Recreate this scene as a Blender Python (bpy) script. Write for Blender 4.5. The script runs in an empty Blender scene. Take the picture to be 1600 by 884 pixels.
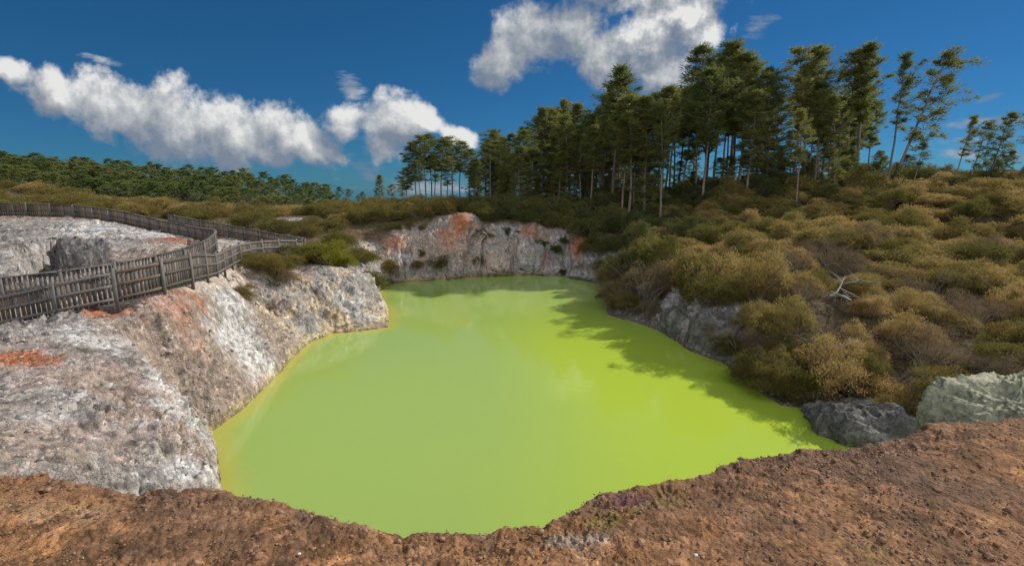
import bpy, math, random
import numpy as np
from mathutils import Vector, Matrix

random.seed(7)
RNG = np.random.default_rng(7)
C = bpy.context.scene.collection
SC = bpy.context.scene
R = math.radians

# ------------------------------------------------------------------ camera, sky, sun, exposure
CAM_H = 9.0                                   # metres above the water
PITCH = math.atan(0.19)
cp, sp = math.cos(PITCH), math.sin(PITCH)
cam_d = bpy.data.cameras.new('camera')
cam = bpy.data.objects.new('camera', cam_d)
C.objects.link(cam)
cam.location = (0, 0, CAM_H)
cam.rotation_euler = (R(90) - PITCH, 0, 0)
cam_d.sensor_width = 36.0
cam_d.lens = 18.0
cam_d.clip_start = 0.05
cam_d.clip_end = 20000
SC.camera = cam

SUN_AZ, SUN_EL = R(57), R(31.5)                 # azimuth to the right of straight ahead (+Y)
sun_dir = Vector((math.sin(SUN_AZ) * math.cos(SUN_EL), math.cos(SUN_AZ) * math.cos(SUN_EL), math.sin(SUN_EL)))
sun_d = bpy.data.lights.new('sun', 'SUN')
sun_d.energy = 4.2
sun_d.angle = R(0.55)
sun_d.color = (1.0, 0.95, 0.86)
sun = bpy.data.objects.new('sun', sun_d)
C.objects.link(sun)
sun.rotation_euler = sun_dir.to_track_quat('Z', 'Y').to_euler()

SC.view_settings.view_transform = 'Standard'
SC.view_settings.look = 'None'
SC.view_settings.exposure = 0.66
SC.view_settings.gamma = 1.0
SC.cycles.use_denoising = True
SC.cycles.max_bounces = 6
SC.cycles.diffuse_bounces = 3
SC.cycles.transmission_bounces = 3
SC.cycles.transparent_max_bounces = 4
SC.cycles.caustics_reflective = False
SC.cycles.caustics_refractive = False
SC.cycles.sample_clamp_indirect = 6


# pixel (of the 1600 x 884 photograph) -> place in the world, used once to survey the site
def ray(px, py):
    a = (px - 800) / 800.0
    b = (442 - py) / 800.0
    return a / (cp + b * sp), (-sp + b * cp) / (cp + b * sp)


def at_depth(px, py, Y):
    u, v = ray(px, py)
    return (u * Y, Y, CAM_H + v * Y)


def at_height(px, py, z):
    u, v = ray(px, py)
    Y = (z - CAM_H) / v
    return (u * Y, Y, z)


# ---- world: Nishita sky with cumulus built from lobes of noise along the sky's directions
world = bpy.data.worlds.new('World')
SC.world = world
world.use_nodes = True
WN, WL = world.node_tree.nodes, world.node_tree.links
WN.clear()


def wn(kind, **kw):
    n = WN.new(kind)
    for k, v in kw.items():
        if k.startswith('i_'):
            n.inputs[int(k[2:])].default_value = v
        else:
            setattr(n, k, v)
    return n


def wmath(op, a, b=None, c=None, clamp=False):
    n = WN.new('ShaderNodeMath')
    n.operation = op
    n.use_clamp = clamp
    for i, s in enumerate((a, b, c)):
        if s is None:
            continue
        if hasattr(s, 'is_linked'):
            WL.new(s, n.inputs[i])
        else:
            n.inputs[i].default_value = s
    return n.outputs[0]


def build_world():
    sky = wn('ShaderNodeTexSky')
    sky.sky_type = 'NISHITA'
    sky.sun_disc = False
    sky.sun_elevation = SUN_EL
    sky.sun_rotation = SUN_AZ
    sky.altitude = 400
    sky.air_density = 0.85
    sky.dust_density = 0.05
    sky.ozone_density = 4.0
    tc = wn('ShaderNodeTexCoord')
    sep = wn('ShaderNodeSeparateXYZ')
    WL.new(tc.outputs['Generated'], sep.inputs[0])
    yy = wmath('MAXIMUM', sep.outputs[1], 0.02)
    u = wmath('DIVIDE', sep.outputs[0], yy)
    v = wmath('DIVIDE', sep.outputs[2], yy)
    comb = wn('ShaderNodeCombineXYZ')
    WL.new(u, comb.inputs[0])
    WL.new(v, comb.inputs[1])
    P = comb.outputs[0]
    # (px, py, half width px, half height px, tilt deg)
    lobes = [(20, 112, 55, 20, -20), (95, 150, 75, 34, -18), (165, 165, 70, 52, -10), (205, 180, 80, 46, -16),
             (275, 190, 85, 60, -10), (345, 205, 85, 58, -12), (415, 208, 75, 52, -14), (470, 222, 62, 34, -26),
             (432, 244, 36, 20, -5), (516, 240, 24, 12, -30),
             (538, 190, 36, 30, -20), (600, 205, 46, 50, -10), (622, 188, 46, 40, -10), (660, 186, 36, 18, -15), (600, 230, 34, 26, 0), (716, 212, 34, 14, -20),
             (785, 98, 54, 38, 20), (840, 60, 60, 58, 0), (895, 45, 62, 50, 10), (950, 90, 44, 44, 0), (1015, 60, 60, 58, 0),
             (1080, 30, 56, 62, 10), (1030, 105, 58, 36, -10), (1000, -40, 160, 60, 0), (1110, 40, 26, 40, 0)]
    faint = [(550, 142, 34, 19, -35), (548, 140, 24, 12, -35), (520, 262, 24, 16, -60), (572, 272, 40, 20, -30), (158, 92, 40, 8, -16), (268, 243, 22, 8, -5), (1548, 152, 22, 6, 14), (1530, 190, 120, 9, 8), (1560, 215, 150, 14, 5),
             (1600, 245, 90, 20, 0), (700, 290, 160, 14, 0), (1180, 45, 30, 14, 20), (1500, 240, 60, 9, -8)]

    def fbm(vec, scale, detail, rough):
        n = wn('ShaderNodeTexNoise')
        n.noise_dimensions = '2D'
        n.inputs['Scale'].default_value = scale
        n.inputs['Detail'].default_value = detail
        n.inputs['Roughness'].default_value = rough
        WL.new(vec, n.inputs['Vector'])
        return n.outputs[0]

    def lobe_field(vec, lst):
        acc = None
        for (px, py, hw, hh, tilt) in lst:
            cu, cv = ray(px, py)
            k = 1.0 / (cp + (442 - py) / 800 * sp)
            m = wn('ShaderNodeMapping')
            m.vector_type = 'TEXTURE'
            m.inputs['Location'].default_value = (cu, cv, 0)
            m.inputs['Rotation'].default_value = (0, 0, R(tilt))
            m.inputs['Scale'].default_value = (hw / 800 * k, hh / 800 * k * 1.02, 1)
            WL.new(vec, m.inputs['Vector'])
            ln = wn('ShaderNodeVectorMath')
            ln.operation = 'LENGTH'
            WL.new(m.outputs[0], ln.inputs[0])
            d = wmath('SUBTRACT', 1.0, ln.outputs['Value'])
            acc = d if acc is None else wmath('SMOOTH_MAX', acc, d, 0.22)
        return acc

    def offset(vec, du, dv):
        a = wn('ShaderNodeVectorMath')
        a.operation = 'ADD'
        WL.new(vec, a.inputs[0])
        a.inputs[1].default_value = (du, dv, 0)
        return a.outputs[0]

    def density(vec):
        base = lobe_field(vec, lobes)
        n1 = fbm(vec, 9.0, 9.0, 0.60)
        n2 = fbm(vec, 30.0, 6.0, 0.6)
        base = wmath('MULTIPLY_ADD', wmath('MINIMUM', base, 0.7), 1.15, 0.10)
        d = wmath('MULTIPLY_ADD', wmath('SUBTRACT', n1, 0.5), 1.75, base)
        return wmath('MULTIPLY_ADD', wmath('SUBTRACT', n2, 0.5), 1.0, d)

    su, sv = sun_dir.x / sun_dir.y, sun_dir.z / sun_dir.y
    D0 = density(P)
    D1 = density(offset(P, 0.022, 0.040))
    fine = wmath('SUBTRACT', fbm(P, 11.0, 8.0, 0.6), fbm(offset(P, 0.008, 0.016), 11.0, 8.0, 0.6))
    ramp = wn('ShaderNodeMapRange')
    ramp.interpolation_type = 'SMOOTHSTEP'
    ramp.inputs['From Min'].default_value = -0.10
    ramp.inputs['From Max'].default_value = 0.55
    WL.new(D0, ramp.inputs['Value'])
    alpha = ramp.outputs[0]
    fl = lobe_field(P, faint)
    stretch = wn('ShaderNodeMapping')
    stretch.inputs['Scale'].default_value = (0.5, 2.0, 1)
    WL.new(P, stretch.inputs['Vector'])
    fn = fbm(stretch.outputs[0], 14.0, 8.0, 0.62)
    fd = wmath('MULTIPLY_ADD', wmath('SUBTRACT', fn, 0.52), 3.2, fl)
    fr = wn('ShaderNodeMapRange')
    fr.interpolation_type = 'SMOOTHSTEP'
    fr.inputs['From Max'].default_value = 1.0
    fr.inputs['To Max'].default_value = 0.62
    WL.new(fd, fr.inputs['Value'])
    alpha = wmath('MAXIMUM', alpha, fr.outputs[0])
    # light through the cloud: brighter where less cloud lies towards the sun
    lit = wmath('SUBTRACT', D0, D1)
    lit = wmath('MULTIPLY_ADD', lit, 0.62, 0.47)
    lit = wmath('MULTIPLY_ADD', fine, 1.1, lit)
    lit = wmath('MULTIPLY_ADD', wmath('SUBTRACT', fbm(P, 6.0, 4.0, 0.5), 0.5), 0.7, lit)
    thick = wmath('MULTIPLY', wmath('MAXIMUM', D0, 0.0), -0.20)
    lit = wmath('ADD', lit, thick)
    # silver lining: a bright glow painted into the cloud colour round one spot
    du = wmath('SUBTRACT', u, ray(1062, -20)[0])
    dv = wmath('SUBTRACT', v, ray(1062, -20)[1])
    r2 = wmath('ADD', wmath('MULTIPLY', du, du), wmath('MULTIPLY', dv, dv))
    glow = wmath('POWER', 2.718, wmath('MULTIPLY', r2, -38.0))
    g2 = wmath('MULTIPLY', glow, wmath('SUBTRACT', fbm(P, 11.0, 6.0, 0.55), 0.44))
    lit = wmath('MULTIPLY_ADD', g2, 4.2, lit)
    cr = wn('ShaderNodeValToRGB')
    e = cr.color_ramp.elements
    e[0].position = 0.08
    e[0].color = (0.24, 0.30, 0.39, 1)
    e[1].position = 1.0
    e[1].color = (0.98, 0.98, 0.97, 1)
    k2 = cr.color_ramp.elements.new(0.74)
    k2.color = (0.66, 0.685, 0.71, 1)
    k = cr.color_ramp.elements.new(0.42)
    k.color = (0.41, 0.455, 0.51, 1)
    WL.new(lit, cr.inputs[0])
    gain = wn('ShaderNodeVectorMath')
    gain.operation = 'SCALE'
    gain.inputs['Scale'].default_value = CLOUD_GAIN
    WL.new(cr.outputs[0], gain.inputs[0])
    tint = wn('ShaderNodeMix')
    tint.data_type = 'RGBA'
    tint.blend_type = 'MULTIPLY'
    tint.inputs[0].default_value = 1.0
    tint.inputs[7].default_value = SKY_TINT
    WL.new(sky.outputs[0], tint.inputs[6])
    # bright broken cloud added behind the photographer, out of view, to fill the shadows
    back = wn('ShaderNodeMapRange')
    back.interpolation_type = 'SMOOTHSTEP'
    back.inputs['From Min'].default_value = 0.05
    back.inputs['From Max'].default_value = -0.45
    WL.new(sep.outputs[1], back.inputs['Value'])
    n3 = wn('ShaderNodeTexNoise')
    n3.inputs['Scale'].default_value = 2.2
    n3.inputs['Detail'].default_value = 6
    WL.new(tc.outputs['Generated'], n3.inputs['Vector'])
    fill_cloud = wmath('MULTIPLY', back.outputs[0], wmath('MULTIPLY_ADD', n3.outputs[0], 1.2, 0.1, clamp=True))
    front = wmath('GREATER_THAN', sep.outputs[1], 0.02)
    alpha = wmath('MAXIMUM', wmath('MULTIPLY', alpha, front), fill_cloud)
    mix = wn('ShaderNodeMix')
    mix.data_type = 'RGBA'
    WL.new(alpha, mix.inputs[0])
    air = wn('ShaderNodeMix')
    air.data_type = 'RGBA'
    air.inputs[0].default_value = 0.52
    air.inputs[7].default_value = SKY_BLUE
    WL.new(tint.outputs[2], air.inputs[6])
    WL.new(air.outputs[2], mix.inputs[6])
    gain2 = wn('ShaderNodeVectorMath')
    gain2.operation = 'SCALE'
    WL.new(wmath('MULTIPLY_ADD', back.outputs[0], 2.3, 1.0), gain2.inputs['Scale'])  # the added cloud behind is boosted further as fill light
    WL.new(gain.outputs[0], gain2.inputs[0])
    WL.new(gain2.outputs[0], mix.inputs[7])
    bg = wn('ShaderNodeBackground')
    bg.inputs['Strength'].default_value = SKY_STRENGTH
    WL.new(mix.outputs[2], bg.inputs['Color'])
    out = wn('ShaderNodeOutputWorld')
    WL.new(bg.outputs[0], out.inputs['Surface'])


SKY_STRENGTH = 0.10
SKY_TINT = (0.135, 0.36, 0.55, 1)
SKY_BLUE = (0.045, 0.42, 0.82, 1)
CLOUD_GAIN = 5.1
build_world()


# ------------------------------------------------------------------ helpers
LAT = RNG.random((64, 64, 64)).astype(np.float32) * 2 - 1


def vnoise(p):
    p = np.asarray(p, dtype=np.float64)
    i = np.floor(p).astype(np.int64)
    f = (p - i).astype(np.float32)
    f = f * f * (3 - 2 * f)
    i0 = i & 63
    i1 = (i + 1) & 63
    x0, y0, z0 = i0[:, 0], i0[:, 1], i0[:, 2]
    x1, y1, z1 = i1[:, 0], i1[:, 1], i1[:, 2]
    fx, fy, fz = f[:, 0], f[:, 1], f[:, 2]
    a = LAT[x0, y0, z0] * (1 - fx) + LAT[x1, y0, z0] * fx
    b = LAT[x0, y1, z0] * (1 - fx) + LAT[x1, y1, z0] * fx
    c = LAT[x0, y0, z1] * (1 - fx) + LAT[x1, y0, z1] * fx
    d = LAT[x0, y1, z1] * (1 - fx) + LAT[x1, y1, z1] * fx
    return (a * (1 - fy) + b * fy) * (1 - fz) + (c * (1 - fy) + d * fy) * fz


def fbm(p, scale=1.0, octaves=4, gain=0.5, seed=0.0, ridged=False):
    p = np.asarray(p, dtype=np.float64) * scale + seed * 17.31
    out = np.zeros(len(p), dtype=np.float32)
    a, tot = 1.0, 0.0
    for o in range(octaves):
        n = vnoise(p)
        if ridged:
            n = 1 - 2 * np.abs(n)
        out += a * n
        tot += a
        a *= gain
        p = p * 2.07 + 11.7
    return out / tot


def sstep(a, b, x):
    t = np.clip((x - a) / (b - a), 0, 1)
    return t * t * (3 - 2 * t)


def mesh_np(name, verts, faces, mats=(), smooth=False, face_mat=None):
    verts = np.asarray(verts, dtype=np.float32)
    faces = np.asarray(faces, dtype=np.int32)
    me = bpy.data.meshes.new(name)
    nf, k = faces.shape
    me.vertices.add(len(verts))
    me.vertices.foreach_set('co', verts.ravel())
    me.loops.add(nf * k)
    me.loops.foreach_set('vertex_index', faces.ravel())
    me.polygons.add(nf)
    me.polygons.foreach_set('loop_start', np.arange(0, nf * k, k, dtype=np.int32))
    if smooth:
        me.polygons.foreach_set('use_smooth', np.ones(nf, dtype=bool))
    for m in mats:
        me.materials.append(m)
    if face_mat is not None:
        me.polygons.foreach_set('material_index', np.asarray(face_mat, dtype=np.int32))
    me.update(calc_edges=True)
    return me


def obj(name, me, parent=None, **props):
    o = bpy.data.objects.new(name, me)
    C.objects.link(o)
    if parent is not None:
        o.parent = parent
    for k, v in props.items():
        o[k] = v
    return o


def thing(name, label, cat, loc=(0, 0, 0), group=None):
    o = bpy.data.objects.new(name, None)
    o.empty_display_size = 0.3
    C.objects.link(o)
    o.location = loc
    o['label'] = label
    o['category'] = cat
    if group:
        o['group'] = group
    return o


def copy_thing(src, label, group, mw):
    r = src.copy()
    C.objects.link(r)
    r.matrix_world = mw
    r['label'] = label
    if group:
        r['group'] = group
    elif 'group' in r:
        del r['group']
    for ch in src.children:
        c = ch.copy()
        C.objects.link(c)
        c.parent = r
    return r


class Geo:
    """collects quads (boxes, tubes) for one mesh"""
    def __init__(self):
        self.v, self.f, self.n = [], [], 0

    def add(self, v, f):
        self.v.append(np.asarray(v, dtype=np.float32).reshape(-1, 3))
        self.f.append(np.asarray(f, dtype=np.int32) + self.n)
        self.n += len(self.v[-1])

    def tube(self, pts, radii, sides=6):
        pts = np.asarray(pts, dtype=np.float64)
        n = len(pts)
        tan = np.gradient(pts, axis=0)
        tan /= np.linalg.norm(tan, axis=1)[:, None] + 1e-9
        ref = np.array([0.31, 0.17, 0.93]) if abs(tan[0][2]) < 0.9 else np.array([0.95, 0.2, 0.1])
        a = np.cross(tan, ref)
        a /= np.linalg.norm(a, axis=1)[:, None] + 1e-9
        b = np.cross(tan, a)
        th = np.arange(sides) * 2 * math.pi / sides
        ring = (a[:, None, :] * np.cos(th)[None, :, None] + b[:, None, :] * np.sin(th)[None, :, None]) * np.asarray(radii)[:, None, None]
        v = (pts[:, None, :] + ring).reshape(-1, 3)
        f = []
        for i in range(n - 1):
            for j in range(sides):
                k = (j + 1) % sides
                f.append((i * sides + j, i * sides + k, (i + 1) * sides + k, (i + 1) * sides + j))
        self.add(v, f)

    def box(self, c, ax, ay, az):
        """box from centre and three half-axis vectors"""
        c, ax, ay, az = (np.asarray(t, dtype=np.float64) for t in (c, ax, ay, az))
        v = [c + sx * ax + sy * ay + sz * az for sz in (-1, 1) for sy in (-1, 1) for sx in (-1, 1)]
        self.add(v, [(0, 2, 3, 1), (4, 5, 7, 6), (0, 1, 5, 4), (2, 6, 7, 3), (0, 4, 6, 2), (1, 3, 7, 5)])

    def mesh(self, name, mat, smooth=False):
        return mesh_np(name, np.concatenate(self.v), np.concatenate(self.f), [mat], smooth)


def leaves(centres, dirs, length, width, jitter=0.25):
    """one small leaf quad per centre, its long axis along dirs"""
    n = len(centres)
    d = dirs / (np.linalg.norm(dirs, axis=1)[:, None] + 1e-9)
    rnd = RNG.normal(size=(n, 3))
    s = np.cross(d, rnd)
    s /= np.linalg.norm(s, axis=1)[:, None] + 1e-9
    L = (length * (1 + jitter * RNG.normal(size=n)).clip(0.4, 1.8))[:, None]
    W = (width * (1 + jitter * RNG.normal(size=n)).clip(0.4, 1.8))[:, None]
    v = np.empty((n, 4, 3), dtype=np.float32)
    v[:, 0] = centres - d * L * 0.5
    v[:, 1] = centres + s * W * 0.5
    v[:, 2] = centres + d * L * 0.5
    v[:, 3] = centres - s * W * 0.5
    f = np.arange(n * 4, dtype=np.int32).reshape(n, 4)
    return v.reshape(-1, 3), f


# ------------------------------------------------------------------ materials
def new_mat(name):
    m = bpy.data.materials.new(name)
    m.use_nodes = True
    nt = m.node_tree
    nt.nodes.clear()
    out = nt.nodes.new('ShaderNodeOutputMaterial')
    return m, nt, out


def nnoise(nt, vec, scale, detail=6, rough=0.6, dim='3D'):
    n = nt.nodes.new('ShaderNodeTexNoise')
    n.noise_dimensions = dim
    n.inputs['Scale'].default_value = scale
    n.inputs['Detail'].default_value = detail
    n.inputs['Roughness'].default_value = rough
    if vec is not None:
        nt.links.new(vec, n.inputs['Vector'])
    return n.outputs[0]


def nramp(nt, fac, stops):
    r = nt.nodes.new('ShaderNodeValToRGB')
    el = r.color_ramp.elements
    while len(el) < len(stops):
        el.new(0.5)
    for e, (p, c) in zip(el, stops):
        e.position = p
        e.color = (*c, 1) if len(c) == 3 else c
    nt.links.new(fac, r.inputs[0])
    return r.outputs[0]


def nmix(nt, blend, fac, a, b):
    m = nt.nodes.new('ShaderNodeMix')
    m.data_type = 'RGBA'
    m.blend_type = blend
    m.clamp_factor = True
    for i, s in ((0, fac), (6, a), (7, b)):
        if hasattr(s, 'is_linked'):
            nt.links.new(s, m.inputs[i])
        else:
            m.inputs[i].default_value = s if i == 0 else (*s, 1)
    return m.outputs[2]


def nmath(nt, op, a, b=None):
    n = nt.nodes.new('ShaderNodeMath')
    n.operation = op
    for i, s in enumerate((a, b)):
        if s is None:
            continue
        if hasattr(s, 'is_linked'):
            nt.links.new(s, n.inputs[i])
        else:
            n.inputs[i].default_value = s
    return n.outputs[0]


def foliage_mat(name, stops, var=0.35, trans=0.45, cell=1.6):
    """leaf colours vary from plant to plant and from clump to clump"""
    m, nt, out = new_mat(name)
    oi = nt.nodes.new('ShaderNodeObjectInfo')
    tc = nt.nodes.new('ShaderNodeTexCoord')
    n = nnoise(nt, tc.outputs['Object'], cell, 3, 0.7)
    fac = nmath(nt, 'ADD', nmath(nt, 'MULTIPLY', oi.outputs['Random'], 1 - var), nmath(nt, 'MULTIPLY', nmath(nt, 'SUBTRACT', n, 0.2), var * 1.6))
    col = nramp(nt, fac, stops)
    d = nt.nodes.new('ShaderNodeBsdfDiffuse')
    t = nt.nodes.new('ShaderNodeBsdfTranslucent')
    mx = nt.nodes.new('ShaderNodeMixShader')
    mx.inputs[0].default_value = trans
    nt.links.new(col, d.inputs[0])
    nt.links.new(col, t.inputs[0])
    nt.links.new(d.outputs[0], mx.inputs[1])
    nt.links.new(t.outputs[0], mx.inputs[2])
    nt.links.new(mx.outputs[0], out.inputs[0])
    return m


def bark_mat(name, lo, hi, scale=6.0):
    m, nt, out = new_mat(name)
    tc = nt.nodes.new('ShaderNodeTexCoord')
    mp = nt.nodes.new('ShaderNodeMapping')
    mp.inputs['Scale'].default_value = (1, 1, 0.25)
    nt.links.new(tc.outputs['Object'], mp.inputs[0])
    n = nnoise(nt, mp.outputs[0], scale, 5, 0.65)
    col = nramp(nt, n, [(0.3, lo), (0.7, hi)])
    p = nt.nodes.new('ShaderNodeBsdfPrincipled')
    p.inputs['Roughness'].default_value = 0.95
    p.inputs['Specular IOR Level'].default_value = 0.15
    nt.links.new(col, p.inputs['Base Color'])
    bp = nt.nodes.new('ShaderNodeBump')
    bp.inputs['Strength'].default_value = 0.5
    bp.inputs['Distance'].default_value = 0.03
    nt.links.new(n, bp.inputs['Height'])
    nt.links.new(bp.outputs[0], p.inputs['Normal'])
    nt.links.new(p.outputs[0], out.inputs[0])
    return m


def ground_mat():
    m, nt, out = new_mat('ground_earth_and_rock')
    at = nt.nodes.new('ShaderNodeAttribute')
    at.attribute_name = 'Col'
    gm = nt.nodes.new('ShaderNodeAttribute')
    gm.attribute_name = 'grain'
    geo = nt.nodes.new('ShaderNodeNewGeometry')
    pos = geo.outputs['Position']
    n1 = nnoise(nt, pos, 3.2, 9, 0.68)
    n2 = nnoise(nt, pos, 26.0, 6, 0.7)
    sc = nmix(nt, 'MIX', gm.outputs['Fac'], (0.5, 0.5, 0.5), (0.5, 0.5, 0.5))
    k1 = nramp(nt, n1, [(0.30, (0.55, 0.55, 0.56)), (0.5, (1, 1, 1)), (0.72, (1.35, 1.34, 1.32))])
    k2 = nramp(nt, n2, [(0.30, (0.60, 0.60, 0.62)), (0.5, (1, 1, 1)), (0.72, (1.4, 1.38, 1.35))])
    col = nmix(nt, 'MULTIPLY', 0.9, at.outputs['Color'], k1)
    col = nmix(nt, 'MULTIPLY', 0.8, col, k2)
    stones = []
    for vs in (5.5, 13.0):
        vr = nt.nodes.new('ShaderNodeTexVoronoi')
        vr.inputs['Scale'].default_value = vs
        wv = nt.nodes.new('ShaderNodeVectorMath')
        wv.operation = 'MULTIPLY_ADD'
        wn_ = nt.nodes.new('ShaderNodeTexNoise')
        wn_.inputs['Scale'].default_value = vs * 0.8
        wn_.inputs['Detail'].default_value = 3
        nt.links.new(pos, wn_.inputs['Vector'])
        nt.links.new(wn_.outputs['Color'], wv.inputs[0])
        wv.inputs[1].default_value = (1.6 / vs, 1.6 / vs, 1.6 / vs)
        nt.links.new(pos, wv.inputs[2])
        nt.links.new(wv.outputs[0], vr.inputs['Vector'])
        sp_ = nt.nodes.new('ShaderNodeSeparateColor')
        nt.links.new(vr.outputs['Color'], sp_.inputs[0])
        kk = nramp(nt, sp_.outputs[0], [(0.0, (0.55, 0.55, 0.56)), (0.45, (0.95, 0.95, 0.95)), (0.85, (1.15, 1.15, 1.15)), (1.0, (1.7, 1.7, 1.7))])
        mask = nramp(nt, nnoise(nt, pos, vs * 0.09, 4, 0.6), [(0.35, (0.25, 0.25, 0.25)), (0.65, (0.9, 0.9, 0.9))])
        col = nmix(nt, 'MULTIPLY', mask, col, kk)
        stones.append(vr.outputs['Distance'])
    p = nt.nodes.new('ShaderNodeBsdfPrincipled')
    p.inputs['Roughness'].default_value = 0.97
    p.inputs['Specular IOR Level'].default_value = 0.12
    nt.links.new(col, p.inputs['Base Color'])
    vor = nt.nodes.new('ShaderNodeTexVoronoi')
    vor.inputs['Scale'].default_value = 22.0
    nt.links.new(pos, vor.inputs['Vector'])
    h = nmath(nt, 'ADD', nmath(nt, 'MULTIPLY', n1, 0.13), nmath(nt, 'MULTIPLY', n2, 0.03))
    h = nmath(nt, 'SUBTRACT', h, nmath(nt, 'MULTIPLY', vor.outputs['Distance'], 0.015))
    h = nmath(nt, 'SUBTRACT', h, nmath(nt, 'MULTIPLY', stones[0], 0.05))
    h = nmath(nt, 'SUBTRACT', h, nmath(nt, 'MULTIPLY', stones[1], 0.035))
    bp = nt.nodes.new('ShaderNodeBump')
    bp.inputs['Strength'].default_value = 0.8
    bp.inputs['Distance'].default_value = 1.0
    nt.links.new(h, bp.inputs['Height'])
    nt.links.new(bp.outputs[0], p.inputs['Normal'])
    nt.links.new(p.outputs[0], out.inputs[0])
    return m


def rock_mat(name, stops, scale=2.5, bump=0.12):
    m, nt, out = new_mat(name)
    geo = nt.nodes.new('ShaderNodeNewGeometry')
    n1 = nnoise(nt, geo.outputs['Position'], scale, 10, 0.7)
    n2 = nnoise(nt, geo.outputs['Position'], scale * 9, 6, 0.7)
    col = nramp(nt, n1, stops)
    k2 = nramp(nt, n2, [(0.32, (0.55, 0.55, 0.55)), (0.5, (1, 1, 1)), (0.7, (1.35, 1.35, 1.3))])
    col = nmix(nt, 'MULTIPLY', 0.9, col, k2)
    p = nt.nodes.new('ShaderNodeBsdfPrincipled')
    p.inputs['Roughness'].default_value = 0.95
    p.inputs['Specular IOR Level'].default_value = 0.15
    nt.links.new(col, p.inputs['Base Color'])
    h = nmath(nt, 'ADD', nmath(nt, 'MULTIPLY', n1, bump), nmath(nt, 'MULTIPLY', n2, bump * 0.2))
    bp = nt.nodes.new('ShaderNodeBump')
    bp.inputs['Strength'].default_value = 0.9
    bp.inputs['Distance'].default_value = 1.0
    nt.links.new(h, bp.inputs['Height'])
    nt.links.new(bp.outputs[0], p.inputs['Normal'])
    nt.links.new(p.outputs[0], out.inputs[0])
    return m


def wood_mat():
    m, nt, out = new_mat('weathered_grey_timber')
    tc = nt.nodes.new('ShaderNodeTexCoord')
    geo = nt.nodes.new('ShaderNodeNewGeometry')
    mp = nt.nodes.new('ShaderNodeMapping')
    mp.inputs['Scale'].default_value = (1, 1, 0.12)
    nt.links.new(tc.outputs['Object'], mp.inputs[0])
    n = nnoise(nt, mp.outputs[0], 30, 5, 0.6)
    rp = nramp(nt, geo.outputs['Random Per Island'], [(0.0, (0.040, 0.033, 0.030)), (0.35, (0.085, 0.074, 0.068)), (0.75, (0.135, 0.122, 0.116)), (1.0, (0.105, 0.070, 0.050))])
    k = nramp(nt, n, [(0.3, (0.6, 0.6, 0.6)), (0.7, (1.3, 1.3, 1.3))])
    col = nmix(nt, 'MULTIPLY', 1.0, rp, k)
    p = nt.nodes.new('ShaderNodeBsdfPrincipled')
    p.inputs['Roughness'].default_value = 0.85
    p.inputs['Specular IOR Level'].default_value = 0.25
    nt.links.new(col, p.inputs['Base Color'])
    nt.links.new(p.outputs[0], out.inputs[0])
    return m


def water_mat():
    m, nt, out = new_mat('sulphurous_green_water')
    geo = nt.nodes.new('ShaderNodeNewGeometry')
    at = nt.nodes.new('ShaderNodeAttribute')
    at.attribute_name = 'shallow'
    n = nnoise(nt, geo.outputs['Position'], 0.06, 3, 0.5)
    col = nramp(nt, n, [(0.35, (0.235, 0.325, 0.080)), (0.65, (0.250, 0.338, 0.074))])
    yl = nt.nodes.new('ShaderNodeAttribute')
    yl.attribute_name = 'reflect_tint'
    col = nmix(nt, 'MIX', yl.outputs['Fac'], col, (0.295, 0.385, 0.038))  # uneven sky reflection painted in as a yellower water colour
    col = nmix(nt, 'MIX', at.outputs['Fac'], col, (0.38, 0.33, 0.06))
    p = nt.nodes.new('ShaderNodeBsdfPrincipled')
    p.inputs['Roughness'].default_value = 0.06
    p.inputs['IOR'].default_value = 1.33
    nt.links.new(col, p.inputs['Base Color'])
    w = nnoise(nt, geo.outputs['Position'], 1.6, 4, 0.55)
    bp = nt.nodes.new('ShaderNodeBump')
    bp.inputs['Strength'].default_value = 0.05
    bp.inputs['Distance'].default_value = 0.12
    nt.links.new(w, bp.inputs['Height'])
    nt.links.new(bp.outputs[0], p.inputs['Normal'])
    nt.links.new(p.outputs[0], out.inputs[0])
    return m


M_ground = ground_mat()
M_wood = wood_mat()
M_water = water_mat()
M_pine = foliage_mat('pine_needles', [(0.0, (0.090, 0.116, 0.038)), (0.5, (0.140, 0.155, 0.046)), (1.0, (0.215, 0.200, 0.060))], 0.5, 0.54, 0.5)
M_farpine = foliage_mat('far_pine_needles', [(0.0, (0.085, 0.125, 0.045)), (0.5, (0.13, 0.158, 0.052)), (1.0, (0.19, 0.19, 0.062))], 0.35, 0.4, 0.5)
M_gold = foliage_mat('golden_brown_leaves', [(0.0, (0.14, 0.132, 0.042)), (0.35, (0.25, 0.192, 0.066)), (0.7, (0.33, 0.228, 0.092)), (1.0, (0.32, 0.18, 0.095))], 0.45, 0.42, 1.3)
M_olive = foliage_mat('olive_leaves', [(0.0, (0.085, 0.092, 0.028)), (0.5, (0.145, 0.125, 0.036)), (1.0, (0.21, 0.145, 0.050))], 0.45, 0.4, 1.1)
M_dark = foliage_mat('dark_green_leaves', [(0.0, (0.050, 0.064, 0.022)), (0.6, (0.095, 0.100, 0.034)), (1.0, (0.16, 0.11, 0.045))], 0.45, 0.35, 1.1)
M_bright = foliage_mat('bright_yellow_green_leaves', [(0.0, (0.15, 0.165, 0.020)), (1.0, (0.22, 0.20, 0.030))], 0.5, 0.4, 1.1)
M_grey = foliage_mat('grey_brown_twigs', [(0.0, (0.13, 0.10, 0.065)), (1.0, (0.20, 0.145, 0.085))], 0.5, 0.3, 1.1)
M_bark = bark_mat('pine_bark', (0.085, 0.066, 0.055), (0.24, 0.19, 0.155))
M_twig = bark_mat('shrub_stems', (0.08, 0.065, 0.05), (0.24, 0.20, 0.16), 14)
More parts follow.
